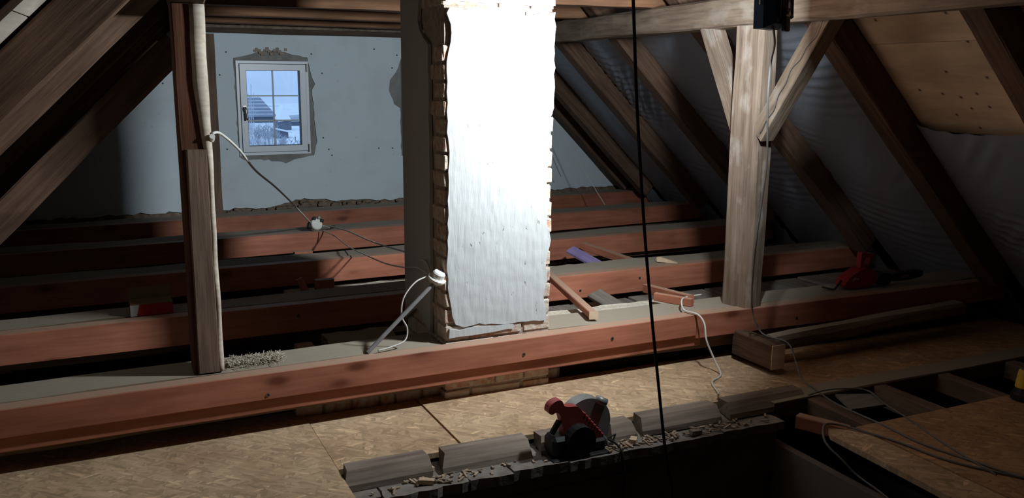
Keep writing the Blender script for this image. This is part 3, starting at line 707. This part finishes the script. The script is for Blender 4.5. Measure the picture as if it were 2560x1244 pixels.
# header ledge of the stairwell
led = empty('ledge', (1.7, 3.0, -.42), 'grey mortared ledge along the back of the stair opening', 'ledge')
V, F = boxg(.72, 2.68, 2.94, 3.115, -.42, -.318); ob('bed', V, F, SLABM, led)
xs = [.715, .845, 1.18, 1.36, 1.60, 1.84, 2.05, 2.35, 2.68]
for a, b in zip(xs, xs[1:]):
    f0 = 2.895 + (.05 - .02 * (a - .7)) * 0 + random.uniform(-.008, .008)
    loop = jag([(a + .004, f0), (b - .004, f0 + random.uniform(-.012, .012)), (b - .004, 3.115), (a + .004, 3.115)], .03, .006, keep=(2,))
    V, F = slab([loop], lambda p, q, d: Vector((p, q, d)), -.345, -.307 + random.uniform(-.004, .004)); ob('ledge_slab', V, F, SLABM, led)
# row of chamfered board offcuts on the ledge
for i, (a, b, dz) in enumerate([(.735, 1.075, 0), (1.118, 1.495, .0), (1.53, 1.74, -.002), (1.86, 1.985, -.004), (2.01, 2.425, .002), (2.462, 2.915, .004)]):
    prof = [(2.985, -.305), (3.11, -.305), (3.11, -.246), (3.045, -.246), (2.992, -.283)]
    V, F = [], []
    for x, sl in ((a, .018), (b, -.006)):
        for y, z in prof: V.append((x + (sl if y > 3.02 else -.01) + random.uniform(-.003, .003), y + random.uniform(-.003, .003), z + dz))
    F = [[0, 1, 2, 3, 4][::-1], [5, 6, 7, 8, 9]] + [[j, (j + 1) % 5, (j + 1) % 5 + 5, j + 5] for j in range(5)]
    M = Matrix.Translation((a, 3.05, -.3)); Mi = M.inverted()
    o = ob('board_offcut', [Mi @ Vector(v) for v in V], F, STUB, mw=M)
    tag(o, ['chamfered grey board offcut at the left end of the ledge row', 'second chamfered grey board offcut on the ledge, left of the saw', 'chamfered board offcut half hidden under the circular saw', 'short flat grey board offcut just right of the circular saw', 'chamfered grey board offcut behind the hanging black cord', 'longest chamfered brown board offcut at the right end of the ledge row'][i], 'board', 'board offcuts on the ledge')

# ================================================================ WORK LAMP
LPOS, LAIM = Vector((2.405, 2.845, 1.455)), Vector((-.45, .85, -.02)).normalized()
lamp = empty('work_lamp', (2.38, 2.83, 1.35), 'dark blue floodlight hanging near the top right, shining towards the chimney', 'lamp')
ly = LAIM; lx = ly.cross(Vector((0, 0, 1))).normalized(); lz = lx.cross(ly)
Ml = Matrix((lx, ly, lz)).transposed().to_4x4(); Ml.translation = LPOS
hw, hh = .078, .088
def LP(x, y, z): return Ml @ Vector((x, y, z))
# local: +y is where it shines, back is -y
V = [LP(sx * w_, y, sz * h_) for (w_, h_, y) in ((hw, hh, .022), (hw, hh, -.016), (hw * .74, hh * .80, -.055), (hw * .66, hh * .70, -.060), (hw - .006, hh - .006, .022), (hw - .010, hh - .010, .008)) for sx, sz in ((-1, -1), (1, -1), (1, 1), (-1, 1))]
F = []
for a, b in ((0, 1), (1, 2), (2, 3), (0, 4), (4, 5)):
    for k in range(4): F.append([a * 4 + k, a * 4 + (k + 1) % 4, b * 4 + (k + 1) % 4, b * 4 + k])
F += [[12, 13, 14, 15], [20, 21, 22, 23]]
hs = ob('housing', V, F, NAVY, lamp)
for k in range(4):
    x = -.036 + k * .024; mb = MB(); mb.box(x - .0025, x + .0025, -.070, -.058, -.05, .05, Ml); mb.build('cooling_fin', NAVY, hs)
w_, h_ = hw - .012, hh - .012
ob('light_panel', [LP(-w_, .012, -h_), LP(w_, .012, -h_), LP(w_, .012, h_), LP(-w_, .012, h_)], [[0, 1, 2, 3]], BULB, lamp)
mb = MB(); mb.box(-hw + .006, hw - .006, .0185, .0205, -hh + .006, hh - .006, Ml); mb.build('glass', GLASS, lamp)
sl = bpy.data.lights.new('beam_light', 'SPOT'); sl.energy = 110; sl.color = (.94, .975, 1.0); sl.spot_size = math.radians(34); sl.spot_blend = 1.0; sl.shadow_soft_size = .05
so = bpy.data.objects.new('beam_light', sl)                # hot spot of the lamp's reflector
link(so, Matrix.Translation(LP(0, .026, 0)) @ (Vector((1.96, 3.648, 1.16)) - LP(0, .026, 0)).to_track_quat('-Z', 'Y').to_matrix().to_4x4(), lamp)
mb = MB(); mb.box(-.004, .045, -.078, -.058, -.098, -.01, Ml, c=.004); mb.build('junction_cover', BLACK, hs)
V, F = cyl(LP(.008, -.076, -.035), LP(.008, -.088, -.035), .010, 14); ob('bolt', V, F, METAL, lamp)
mb = MB(); mb.tube([LP(.03, -.05, -.028), LP(.135, -.045, -.034)], .011, 10, 1); mb.tube([LP(.135, -.045, -.04), LP(.145, -.04, .03)], .010, 8, 1); mb.tube([LP(.03, -.045, .035), LP(.09, -.045, .045), LP(.148, -.04, .025)], .010, 8, 1); mb.build('handle', BLACK, lamp)
mb = MB(); mb.tube([LP(-hw - .006, -.005, 0), LP(-hw - .006, -.005, .13), LP(0, -.005, .15), LP(hw + .006, -.005, .13), LP(hw + .006, -.005, 0)], .004, 6, 1); mb.build('stirrup', METAL, lamp)
p = LP(0, -.005, .15); mb = MB(); mb.tube([p, Vector((p.x, p.y, 1.75))], .003, 6, 1); mb.build('hanging_wire', METAL, lamp)

# ================================================================ CABLES AND FITTINGS
def cable(name, pts, r, m, label, cat='cable'):
    V, F = tubeg(pts, r, 7, 6); return tag(ob(name, V, F, m, smooth=True), label, cat)
cable('hanging_cord', [(1.41, 2.3, 1.85), (1.45, 2.3, 1.4), (1.47, 2.3, 1.15), (1.492, 2.3, .934), (1.522, 2.3, .68), (1.558, 2.3, .426), (1.59, 2.3, .22), (1.623, 2.3, .012), (1.645, 2.3, -.1), (1.665, 2.3, -.2), (1.69, 2.3, -.6)], .0052, CABK, 'black cord hanging down in front of the chimney into the stair opening')
cable('lamp_cable', [(2.42, 2.82, 1.37), (2.50, 2.90, 1.31), (2.615, 3.05, 1.243), (2.654, 3.1, 1.086), (2.712, 3.15, .82), (2.74, 3.2, .632), (2.765, 3.25, .442), (2.84, 3.35, .23), (2.945, 3.46, .03), (3.0, 3.44, -.09), (3.04, 3.30, -.104), (3.03, 3.22, -.18), (3.005, 3.15, -.235), (2.99, 3.05, -.25), (2.96, 2.90, -.262), (2.947, 2.725, -.26), (2.93, 2.55, -.252), (2.915, 2.38, -.25), (2.95, 2.2, -.25), (3.0, 2.0, -.25), (3.1, 1.7, -.25)], .0045, CABG, 'thin dark cable running from the floodlight down past the pale post')
cable('white_cable', [(2.96, 3.90, .012), (2.809, 3.833, .028), (2.72, 3.75, .035), (2.676, 3.664, .012), (2.695, 3.575, .008), (2.705, 3.53, -.03), (2.70, 3.50, -.106), (2.73, 3.47, -.2), (2.72, 3.40, -.258), (2.614, 3.33, -.258), (2.55, 3.20, -.258), (2.496, 3.13, -.235)], .0048, CABW, 'pale cable looped over the near joist right of the chimney')
cable('loop_cable', [(3.20, 1.7, -.249), (2.90, 2.15, -.249), (2.841, 2.412, -.249), (2.776, 2.60, -.247), (2.70, 2.655, -.236), (2.636, 2.62, -.235), (2.575, 2.54, -.255), (2.59, 2.46, -.30), (2.615, 2.40, -.345), (2.625, 2.26, -.376), (2.625, 2.0, -.45), (2.6, 1.6, -.7)], .0045, CABG, 'grey cable looping off the chipboard strip into the stair opening')
cable('loop_cable', [(2.90, 2.99, -.252), (3.02, 2.97, -.235), (3.16, 2.90, -.235), (3.11, 2.74, -.24), (3.09, 2.60, -.252), (2.99, 2.3, -.25), (2.93, 2.05, -.25)], .0035, CABG, 'thin grey cable lying over the loose grey board')
cable('saw_cord', [(1.80, 2.99, -.27), (1.835, 2.92, -.285), (1.835, 2.87, -.34), (1.83, 2.86, -.6), (1.82, 2.84, -1.2)], .0045, CABK, 'black power cord dropping from the circular saw into the stair opening')
cable('feed_cable', [(.412, 3.64, .955), (.45, 3.70, .95), (.56, 4.0, .86), (.70, 4.5, .72), (.90, 5.1, .56), (1.13, 5.8, .36), (1.36, 6.5, .15), (1.44, 6.75, .08)], .0055, CABW, 'pale cable slanting from the brown post to the porcelain junction box')
V, F = cyl((.410, 3.652, .93), (.410, 3.628, .945), .011, 8); tag(ob('cable_clip', V, F, PORC), 'small white cable clip nailed to the edge of the brown post', 'clip')
cable('link_cable', [(1.545, 6.75, .05), (1.58, 6.55, .06), (1.585, 6.2, .09), (1.54, 5.6, .14), (1.49, 5.0, .20), (1.41, 4.3, .29), (1.345, 3.85, .335), (1.315, 3.70, .315)], .005, CABW, 'upper pale cable between the junction box and the lamp holder on the chimney corner')
cable('link_cable', [(1.52, 6.70, .02), (1.55, 6.45, .015), (1.53, 5.95, .022), (1.50, 5.5, .06), (1.43, 4.8, .14), (1.35, 4.2, .24), (1.32, 3.9, .30), (1.31, 3.72, .31)], .0038, CABW, 'thinner lower cable sagging between the junction box and the lamp holder')
cable('earth_cable', [(1.31, 3.69, .305), (1.24, 3.68, .285), (1.18, 3.67, .22), (1.17, 3.67, .14), (1.195, 3.67, .08), (1.18, 3.66, .03), (1.12, 3.65, .012), (1.05, 3.64, .004)], .0036, CABW, 'pale cable curling down from the lamp holder to the dusty beam')
# junction box
jb = empty('junction_box', (1.49, 6.78, .0), 'open white porcelain junction box lying on the fourth joist', 'junction box')
Mj = Matrix.Translation((1.49, 6.78, .052)) @ Matrix.Rotation(.25, 4, 'Y') @ Matrix.Rotation(-.5, 4, 'X') @ Matrix.Scale(1.55, 4)
mb = MB(); mb.lathe([(.024, -.020), (.030, -.016), (.030, .010), (.026, .016)], Mj @ Matrix.Rotation(math.pi / 2, 4, 'X'), 14); mb.build('porcelain_body', PORC, jb)
for k, (dx, dz) in enumerate(((-.018, .022), (.006, .030), (.022, .018))):
    mb = MB(); mb.box(dx - .008, dx + .008, -.026, .002, dz - .007, dz + .009, Mj, c=.002); mb.build('terminal', METAL if k == 1 else BLACK, jb)
mb = MB(); mb.box(-.042, -.020, -.012, .018, -.026, .006, Mj, c=.003); mb.build('cover', BLACK, jb)
mb = MB(); mb.tube([Mj @ Vector((.03, 0, .0)), Mj @ Vector((.05, 0, .004)), Mj @ Vector((.07, -.01, -.004))], .005, 6, 3); mb.build('stub_wire', CABW, jb)
mb = MB(); mb.tube([Mj @ Vector((.068, -.01, -.004)), Mj @ Vector((.092, -.01, .004))], .011, 8, 1); mb.build('crimp', BLACK, jb)
# lamp holder at the chimney corner, on its conduit
lh = empty('lamp_holder', (1.335, 3.68, .27), 'white porcelain lamp holder leaning at the chimney corner', 'lamp holder')
Mh = Matrix.Translation((1.333, 3.66, .295)) @ Matrix.Rotation(.28, 4, 'Y') @ Matrix.Rotation(.35, 4, 'X')
mb = MB(); mb.lathe([(.040, -.006), (.042, -.002), (.042, .004), (.038, .008)], Mh, 18); mb.build('base_plate', PORC, lh)
mb = MB(); mb.lathe([(.034, -.016), (.036, -.012), (.036, -.007)], Mh, 18); mb.build('lower_plate', PORC, lh)
mb = MB(); mb.lathe([(.029, .008), (.029, .030), (.024, .036)], Mh, 16); mb.build('cup', PORC, lh)
V, F = cyl((1.008, 3.655, -.003), (1.318, 3.645, .285), .0095, 10); tag(ob('conduit_pipe', V, F, PIPE), 'grey conduit pipe leaning from the dusty beam to the lamp holder', 'pipe')
cable('loose_wire', [(3.87, 7.7, 1.0), (4.0, 7.6, .72), (4.13, 7.4, .38), (4.24, 7.1, .02)], .003, CABW, 'thin pale wire hanging in the far right corner to the floor')
cable('loose_wire', [(3.93, 7.9, .80), (4.02, 7.9, .58), (4.13, 7.9, .34), (4.2, 7.9, .20)], .003, CABG, 'second, shorter dark wire beside the pale hanging wire')

# ================================================================ CIRCULAR SAW
saw = empty('circular_saw', (1.68, 3.0, -.305), 'red and black hand-held circular saw resting on the ledge', 'power tool')
hp = [(1.529,-0.112),(1.534,-0.086),(1.552,-0.069),(1.580,-0.063),(1.593,-0.072),(1.598,-0.093),(1.626,-0.100),(1.656,-0.100),(1.675,-0.116),(1.706,-0.163),(1.744,-0.204),(1.771,-0.230),(1.791,-0.267),(1.778,-0.287),(1.611,-0.258),(1.601,-0.231),(1.592,-0.154),(1.581,-0.123),(1.563,-0.111),(1.549,-0.122)]
def chaikin(l):
    o = []
    for i, p in enumerate(l):
        q = l[(i + 1) % len(l)]; o += [(p[0] * .75 + q[0] * .25, p[1] * .75 + q[1] * .25), (p[0] * .25 + q[0] * .75, p[1] * .25 + q[1] * .75)]
    return o
def soft(loop, f, d0, d1, bev, name, m, par):
    loop = chaikin(chaikin(loop))
    V, F = slab([loop], f, d0, d1); bm = bmesh.new(); vs = [bm.verts.new(v) for v in V]
    for q in F: bm.faces.new([vs[i] for i in q])
    ed = [e for e in bm.edges if len(e.link_faces) == 2 and e.calc_face_angle(0) > .6 and abs((e.verts[0].co - e.verts[1].co).y) < abs(d1 - d0) * .5]
    bmesh.ops.bevel(bm, geom=ed, offset=bev, segments=3, affect='EDGES', clamp_overlap=True)
    bm.verts.index_update(); r = [tuple(v.co) for v in bm.verts], [[v.index for v in q.verts] for q in bm.faces]; bm.free()
    return ob(name, r[0], r[1], m, par, smooth=False)
FY = lambda a, b, d: Vector((a, d, b))
soft(hp, FY, 2.945, 2.985, .010, 'handle', REDP, saw)
gp = [(1.683 + .105 * math.cos(a) * 1.02 + .05, -.20 + .105 * math.sin(a)) for a in [math.radians(t) for t in range(-20, 190, 14)]]
gp = gp + [(1.62, -.275), (1.83, -.285)]
soft(gp, FY, 2.99, 3.05, .012, 'blade_guard', GREYP, saw)
V, F = cyl((1.775, 3.0, -.105), (1.815, 2.985, -.125), .017, 12); ob('guard_knob', V, F, GREYP, saw, smooth=True)
V, F = cyl((1.66, 2.90, -.235), (1.66, 2.99, -.235), .062, 20); ob('motor_housing', V, F, BLACK, saw)
mb = MB(); mb.box(1.535, 1.80, 2.905, 3.07, -.312, -.298, c=.003); mb.build('base_plate', BLACK, saw)
mb = MB(); mb.box(1.545, 1.625, 2.925, 3.02, -.299, -.215, c=.014); mb.build('front_block', BLACK, saw)
mb = MB(); mb.box(1.70, 1.79, 2.93, 3.0, -.299, -.25, c=.01); mb.build('rear_block', BLACK, saw)
V, F = cyl((1.553, 2.96, -.205), (1.585, 2.96, -.155), .012, 10); ob('depth_lever', V, F, BLACK, saw)
V, F = cyl((1.74, 3.055, -.215), (1.74, 3.058, -.215), .085, 36); ob('blade', V, F, METAL, saw)
mb = MB()
for k in range(8):
    t = k / 7; x = 1.695 + .085 * t; zz = -.141 - .100 * t
    mb.box(x - .003, x + .003, 2.944, 2.986, zz - .006, zz + .006, c=.0015)
tag(mb.build('grip_ribs', REDP, saw), kind='stuff')
mb = MB(); mb.tube([(1.80, 2.965, -.27), (1.862, 2.985, -.268), (1.83, 2.955, -.302), (1.785, 2.94, -.303)], .006, 6, 1); mb.build('parallel_fence', BLACK, saw)
mb = MB(); mb.tube([(1.78, 2.965, -.245), (1.80, 2.96, -.268), (1.81, 2.955, -.295)], .007, 8, 3); mb.build('cord_sleeve', CABG, saw)
# chips and rubble on the ledge
mb = MB()
for k in range(170):
    x = random.choice((random.gauss(1.07, .06), random.gauss(1.95, .12), random.gauss(2.3, .25), random.uniform(.8, 2.6))); y = random.uniform(2.91, 2.985)
    if not .73 < x < 2.66: continue
    L = random.uniform(.004, .02); M = Matrix.Translation((x, y, -.300)) @ Matrix.Rotation(random.uniform(0, 3.1), 4, 'Z') @ Matrix.Rotation(random.uniform(-.4, .4), 4, 'Y')
    mb.box(-L, L, -.004, .004, -.0025, .0025, M)
tag(tag(mb.build('wood_chips', CHIPM), 'scattered wood chips and splinters along the ledge', 'wood chips'), kind='stuff')
for (x, y, r, l) in ((1.055, 3.03, .5, 'tilted broken wood chunk between the first two ledge offcuts'), (1.02, 2.94, -.2, 'flat broken wood chunk near the front edge of the ledge'), (1.93, 2.955, .9, 'pale square chip on the ledge right of the saw'), (2.22, 2.925, .2, 'dark splintered chip on the ledge below the long offcuts')):
    M = Matrix.Translation((x, y, -.293)) @ Matrix.Rotation(r, 4, 'Z') @ Matrix.Rotation(.12, 4, 'Y')
    V, F = slab([jag([(-.03, -.014), (.028, -.016), (.034, .010), (-.024, .014)], .012, .003)], lambda a, b, d: M @ Vector((a, b, d)), -.008, .008)
    tag(ob('wood_chunk', V, F, PALEW if x < 2 else STUB), l, 'wood chunk', 'wood chunks on the ledge')

# ================================================================ OTHER THINGS
# chainsaw on the dusty beam at the right
cs = empty('chainsaw', (4.0, 3.75, .0), 'red electric chainsaw with a black bar cover lying on the dusty beam', 'power tool')
soft([(3.80, .012), (3.90, .004), (4.03, .006), (4.06, .06), (4.02, .105), (3.95, .12), (3.88, .095), (3.82, .06)], FY, 3.70, 3.78, .014, 'body', REDS, cs)
V, F = slab([[(3.93, .115), (4.0, .118), (4.035, .19), (3.935, .205)], [(3.955, .13), (3.99, .13), (4.005, .172), (3.957, .18)]], FY, 3.72, 3.755); ob('top_handle', V, F, REDS, cs)
soft([(4.05, .004), (4.15, .006), (4.16, .07), (4.06, .085)], FY, 3.69, 3.77, .01, 'rear_block', BLACK, cs)
soft([(4.15, .012), (4.43, .015), (4.435, .06), (4.40, .07), (4.15, .058)], FY, 3.715, 3.745, .008, 'bar_cover', BLACK, cs)
V, F = slab([[(4.25, .03), (4.32, .03), (4.32, .045), (4.25, .045)]], FY, 3.7135, 3.716); ob('cover_mark', V, F, METAL, cs)
V, F = slab([[(3.855, .050), (3.865, .062), (3.878, .070), (3.888, .060), (3.90, .066), (3.905, .052), (3.89, .052), (3.88, .056)]], FY, 3.697, 3.701); ob('logo_mark', V, F, WHC, cs)
V, F = tubeg([(3.81, 3.74, .05), (3.765, 3.73, .012), (3.74, 3.73, .006), (3.71, 3.78, .012)], .006, 8, 4); ob('cord_stub', V, F, BLACK, cs)
# carton on the second joist
bx = empty('carton', (.19, 4.74, .0), 'small red and white cardboard carton with an open brown lid on a joist', 'box')
Mb = Matrix.Translation((.195, 4.73, .0)) @ Matrix.Rotation(.02, 4, 'Z')
V, F = boxg(-.098, .098, -.06, .07, .001, .058); ob('box_body', [Mb @ Vector(v) for v in V], F, REDC, bx)
V, F = slab([[(-.1, .001), (-.072, .001), (-.058, .057), (-.1, .057)]], lambda a, b, d: Mb @ Vector((a, d, b)), -.0615, -.06); ob('white_corner', V, F, WHC, bx)
V, F = boxg(-.1, .1, .068, .071, .058, .118); ob('lid', [Mb @ Vector(v) for v in V], F, CARD, bx)
V, F = boxg(-.099, .099, -.061, .068, .058, .061); ob('top_flap', [Mb @ Vector(v) for v in V], F, CARD, bx)
# yellow and black torch at the right
ty = empty('torch', (3.79, 2.59, ZD), 'yellow and black cylindrical torch standing at the right edge', 'torch')
Mt = Matrix.Translation((3.775, 2.555, -.256)) 
mb = MB(); mb.lathe([(.052, 0), (.055, .01), (.055, .03), (.044, .04), (.040, .06)], Mt, 20); mb.build('black_head', BLACK, ty)
mb = MB(); mb.lathe([(.040, .058), (.039, .075), (.033, .125), (.030, .138), (.024, .142)], Mt, 20); mb.build('yellow_barrel', YEL, ty, smooth=False)
mb = MB(); mb.lathe([(.024, .141), (.018, .146)], Mt, 16); mb.build('end_cap', METAL, ty)
# loose sticks and blocks between the joists
o = beam('batten', (2.40, 4.66, .02), (2.175, 3.72, .022), .045, .035, RED, wob=.001); tag(o, 'reddish batten lying from the second joist to the dusty beam', 'batten')
V, F = boxg(-.0235, .0235, -.019, .019, -.002, .0005); M, L = frame((2.175, 3.72, .022), (2.40, 4.66, .02), (0, 0, 1)); ob('cut_end', [M @ Vector((v[2], v[0], v[1])) for v in V], F, PALEW, o)
o = beam('batten', (2.70, 3.965, .012), (2.80, 3.765, .014), .03, .045, RED, wob=.001); tag(o, 'short reddish block on the dusty beam beside the pale cable', 'batten')
o = beam('batten', (2.86, 4.30, -.03), (2.84, 3.83, .01), .04, .05, RED, wob=.001); tag(o, 'reddish batten slanting up from the floor bay to the pale cable', 'batten')
V, F = slab([[(0, 0), (.14, 0), (.14, .006), (.02, .032), (0, .030)]], lambda a, b, d: Vector((3.262 + a * .62 + d * .4, 4.79 - a * .78 + d * .3, .002 + b)), 0, .035)
tag(ob('wedge', V, F, PALEW), 'pale wooden wedge lying on top of the second joist', 'wedge')
o = beam('painted_board', (3.02, 5.52, -.03), (3.15, 5.20, -.13), .08, .025, PURPLE, up=(0, -1, .8)); tag(o, 'purple painted board slanting between the second and third joists', 'board')
o = beam('batten', (3.18, 5.62, -.03), (3.38, 4.98, -.10), .05, .05, RED, wob=.001); tag(o, 'reddish batten right of the purple board', 'batten')
o = beam('painted_board', (2.66, 4.55, -.10), (2.72, 4.15, -.17), .10, .025, GREYB, up=(-.3, 0, 1)); tag(o, 'small grey board slanting below the second joist near the batten', 'board')
o = beam('upright_block', (1.185, 5.22, -.32), (1.185, 5.22, -.02), .11, .05, RED, up=(0, -1, 0), wob=.001); tag(o, 'dark red upright block between the second and third joists left of the chimney', 'block')
o = beam('batten', (1.03, 5.20, .0), (1.17, 5.12, -.31), .04, .05, RED, up=(0, -1, 0), wob=.001); tag(o, 'slanting reddish batten beside the upright block', 'batten')
o = beam('upright_block', (1.29, 6.32, -.31), (1.29, 6.32, -.055), .13, .05, RED, up=(0, -1, 0), wob=.001); tag(o, 'pale red block between the third and fourth joists left of the chimney', 'block')
o = beam('spreader_block', (.90, 3.95, -.21), (.90, 4.50, -.21), .09, .06, RED, wob=.001); tag(o, 'dark red spreader block on the floor between the first two joists', 'block')
# pale infill patches on the bay floors
def infill(name, x0, x1, y0, y1, z, m, label):
    loop = jag([(x0, y0), (x1, y0), (x1, y1), (x0, y1)], .05, .012)
    V, F = slab([loop], lambda a, b, d: Vector((a, b, d + (.006 * noise.noise((a * 9, b * 9, 0)) if d > z - .01 else 0))), -.33, z); return tag(ob(name, V, F, m), label, 'infill')
infill('clay_infill', 1.0, 3.05, 5.0, 5.53, -.14, DUSTM, 'pale dusty infill between the second and third joists behind the chimney')
infill('clay_infill', 1.0, 1.36, 4.02, 4.52, -.15, OLDDUST, 'grey dusty infill left of the chimney foot')
infill('sawdust_bed', 1.92, 2.85, 3.93, 4.06, -.035, DUSTM, 'pale sawdust-covered board edge right of the chimney foot')
mb = MB()                                             # sawdust heap on the beam at the left
for k in range(900):
    t = random.random(); x = .43 + .22 * t + random.gauss(0, .01); y = 3.70 + random.gauss(.03, .03); z = .0 + max(0, random.gauss(.006, .006))
    L = random.uniform(.003, .009); M = Matrix.Translation((x, y, z)) @ Matrix.Rotation(random.uniform(0, 6.3), 4, 'Z') @ Matrix.Rotation(random.uniform(-.9, .9), 4, 'Y')
    mb.box(-L, L, -.0014, .0014, -.0008, .0008, M)
tag(tag(mb.build('wood_shavings', DUSTM), 'pale wood shavings heaped on the dusty beam beside the brown post', 'shavings'), kind='stuff')

# ================================================================ OUTSIDE THE WINDOW
def OX(px, Y): return (.1497 + (px - 612) * .000422) * Y
def OZ(py, Y): return 1.18 - (py - 182) / 2240 * Y * .985
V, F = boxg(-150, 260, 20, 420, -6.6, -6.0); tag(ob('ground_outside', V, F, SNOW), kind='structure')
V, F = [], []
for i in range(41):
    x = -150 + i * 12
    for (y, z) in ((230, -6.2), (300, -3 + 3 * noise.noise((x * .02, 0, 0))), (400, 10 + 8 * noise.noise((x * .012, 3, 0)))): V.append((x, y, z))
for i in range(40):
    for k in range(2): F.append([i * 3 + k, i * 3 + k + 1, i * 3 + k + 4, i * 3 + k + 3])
tag(ob('hillside', V, F, HILL, smooth=True), 'pale hillside with painted mist beyond the village outside the window', 'hill')
Y = 140
nh = empty('neighbour_house', (OX(640, Y), Y, -6), 'frosted tiled roof seen at the left through the window', 'house')
xa, xb = OX(585, Y), OX(687, Y); zt, ze = OZ(240, Y), OZ(284, Y)
V, F = boxg(xa, xb - .3, Y + .4, Y + 7, -6, ze + .3); ob('walls', V, F, SHEDM, nh)
rows = 11
for k in range(rows):
    z0 = ze + (zt - ze) * k / rows; z1 = ze + (zt - ze) * (k + 1) / rows + .06; y0 = Y + 3.2 * k / rows; y1 = Y + 3.2 * (k + 1) / rows
    sh = 1.9 * k / rows
    V = [(xa, y0 - .12, z0 + .09), (xb - sh, y0 - .12, z0 + .09), (xb - sh - .12, y1, z1), (xa, y1, z1), (xa, y0 - .12, z0 - .02), (xb - sh, y0 - .12, z0 - .02), (xb - sh - .12, y1, z1 - .12), (xa, y1, z1 - .12)]
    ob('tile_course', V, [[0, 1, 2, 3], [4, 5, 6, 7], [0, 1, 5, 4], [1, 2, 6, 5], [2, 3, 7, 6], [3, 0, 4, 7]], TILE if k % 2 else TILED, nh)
V, F = boxg(OX(674, Y), OX(705, Y), Y + 3, Y + 8, OZ(259, Y) - .15, OZ(259, Y)); ob('ridge_snow', V, F, SNOW, nh)
Y = 120
gb = empty('white_gable', (OX(705, Y), Y, -6), 'bright white pointed gable outside in the middle of the window', 'house')
V, F = slab([[(OX(690, Y), OZ(297, Y)), (OX(723, Y), OZ(293, Y)), (OX(705, Y), OZ(257, Y))]], FY, Y, Y + 3); ob('gable_front', V, F, plain('bright_snow', (.88, .88, .86), .9, 0, .1, .03, 1, 0), gb)
V, F = boxg(OX(688, Y), OX(724, Y), Y + .3, Y + 3, -6, OZ(293, Y)); ob('walls', V, F, SHEDM, gb)
Y = 105
sh = empty('garden_shed', (OX(697, Y), Y, -6), 'dark garden shed with a frosted sloping roof below the white gable', 'shed')
V, F = slab([[(OX(680, Y), OZ(345, Y)), (OX(714, Y), OZ(345, Y)), (OX(714, Y), OZ(322, Y)), (OX(680, Y), OZ(314, Y))]], FY, Y, Y + 3); ob('walls', V, F, SHEDM, sh)
V, F = slab([[(OX(672, Y), OZ(313, Y)), (OX(722, Y), OZ(325, Y)), (OX(722, Y), OZ(322, Y)), (OX(672, Y), OZ(310, Y))]], FY, Y - .4, Y + 3.3); ob('roof', V, F, SNOW, sh)
Y = 130
lw = empty('low_barn', (OX(735, Y), Y, -6), 'low frosted barn roof right of the white gable outside', 'barn')
V, F = slab([[(OX(722, Y), OZ(297, Y)), (OX(770, Y), OZ(297, Y)), (OX(770, Y), OZ(283, Y)), (OX(722, Y), OZ(286, Y))]], FY, Y, Y + 5); ob('roof', V, F, TILE, lw)
V, F = boxg(OX(722, Y), OX(770, Y), Y + .3, Y + 5, -6, OZ(297, Y)); ob('walls', V, F, SHEDM, lw)
Y = 98
bt = empty('bird_house', (OX(732, Y), Y, -6), 'tiny white-roofed bird house on a post outside at the lower right', 'bird house')
V, F = slab([[(OX(727, Y), OZ(334, Y)), (OX(738, Y), OZ(334, Y)), (OX(733, Y), OZ(326, Y))]], FY, Y, Y + .5); ob('roof', V, F, bpy.data.materials['bright_snow'], bt)
V, F = boxg(OX(732, Y), OX(733.4, Y), Y + .2, Y + .3, -6, OZ(331, Y)); ob('pole', V, F, SHEDM, bt)
def bush(px0, px1, py, Y, n, seed, label):
    rnd = random.Random(seed); mb = MB()
    for k in range(n):
        x = OX(rnd.uniform(px0, px1), Y); y = Y + rnd.uniform(-1.5, 1.5); zt = OZ(py, Y) - rnd.uniform(0, 1.2)
        dx = rnd.uniform(-.25, .25); r = rnd.uniform(.012, .03)
        mb.tube([(x, y, -6.02), (x + dx * .5, y, (zt - 6) / 2), (x + dx, y, zt)], r, 4, 1)
        for j in range(5):
            t = rnd.uniform(.4, .95); bx_, bz = x + dx * t, -6 + (zt + 6) * t; s = rnd.choice((-1, 1)) * rnd.uniform(.15, .4)
            mb.tube([(bx_, y, bz), (bx_ + s, y + .1, bz + abs(s) * 1.1)], r * .7, 3, 1)
    tag(mb.build('frosted_bush', TWIG), label, 'bush')
bush(617, 684, 298, 96, 80, 3, 'tall frosted leafless bush outside at the lower left of the window')
bush(696, 704, 335, 94, 34, 4, 'low frosted reeds outside at the lower middle of the window')
bush(723, 762, 345, 93, 34, 5, 'low frosted shrub outside at the lower right of the window')
bush(600, 622, 205, 60, 14, 6, 'thin bare branches outside along the left edge of the window')
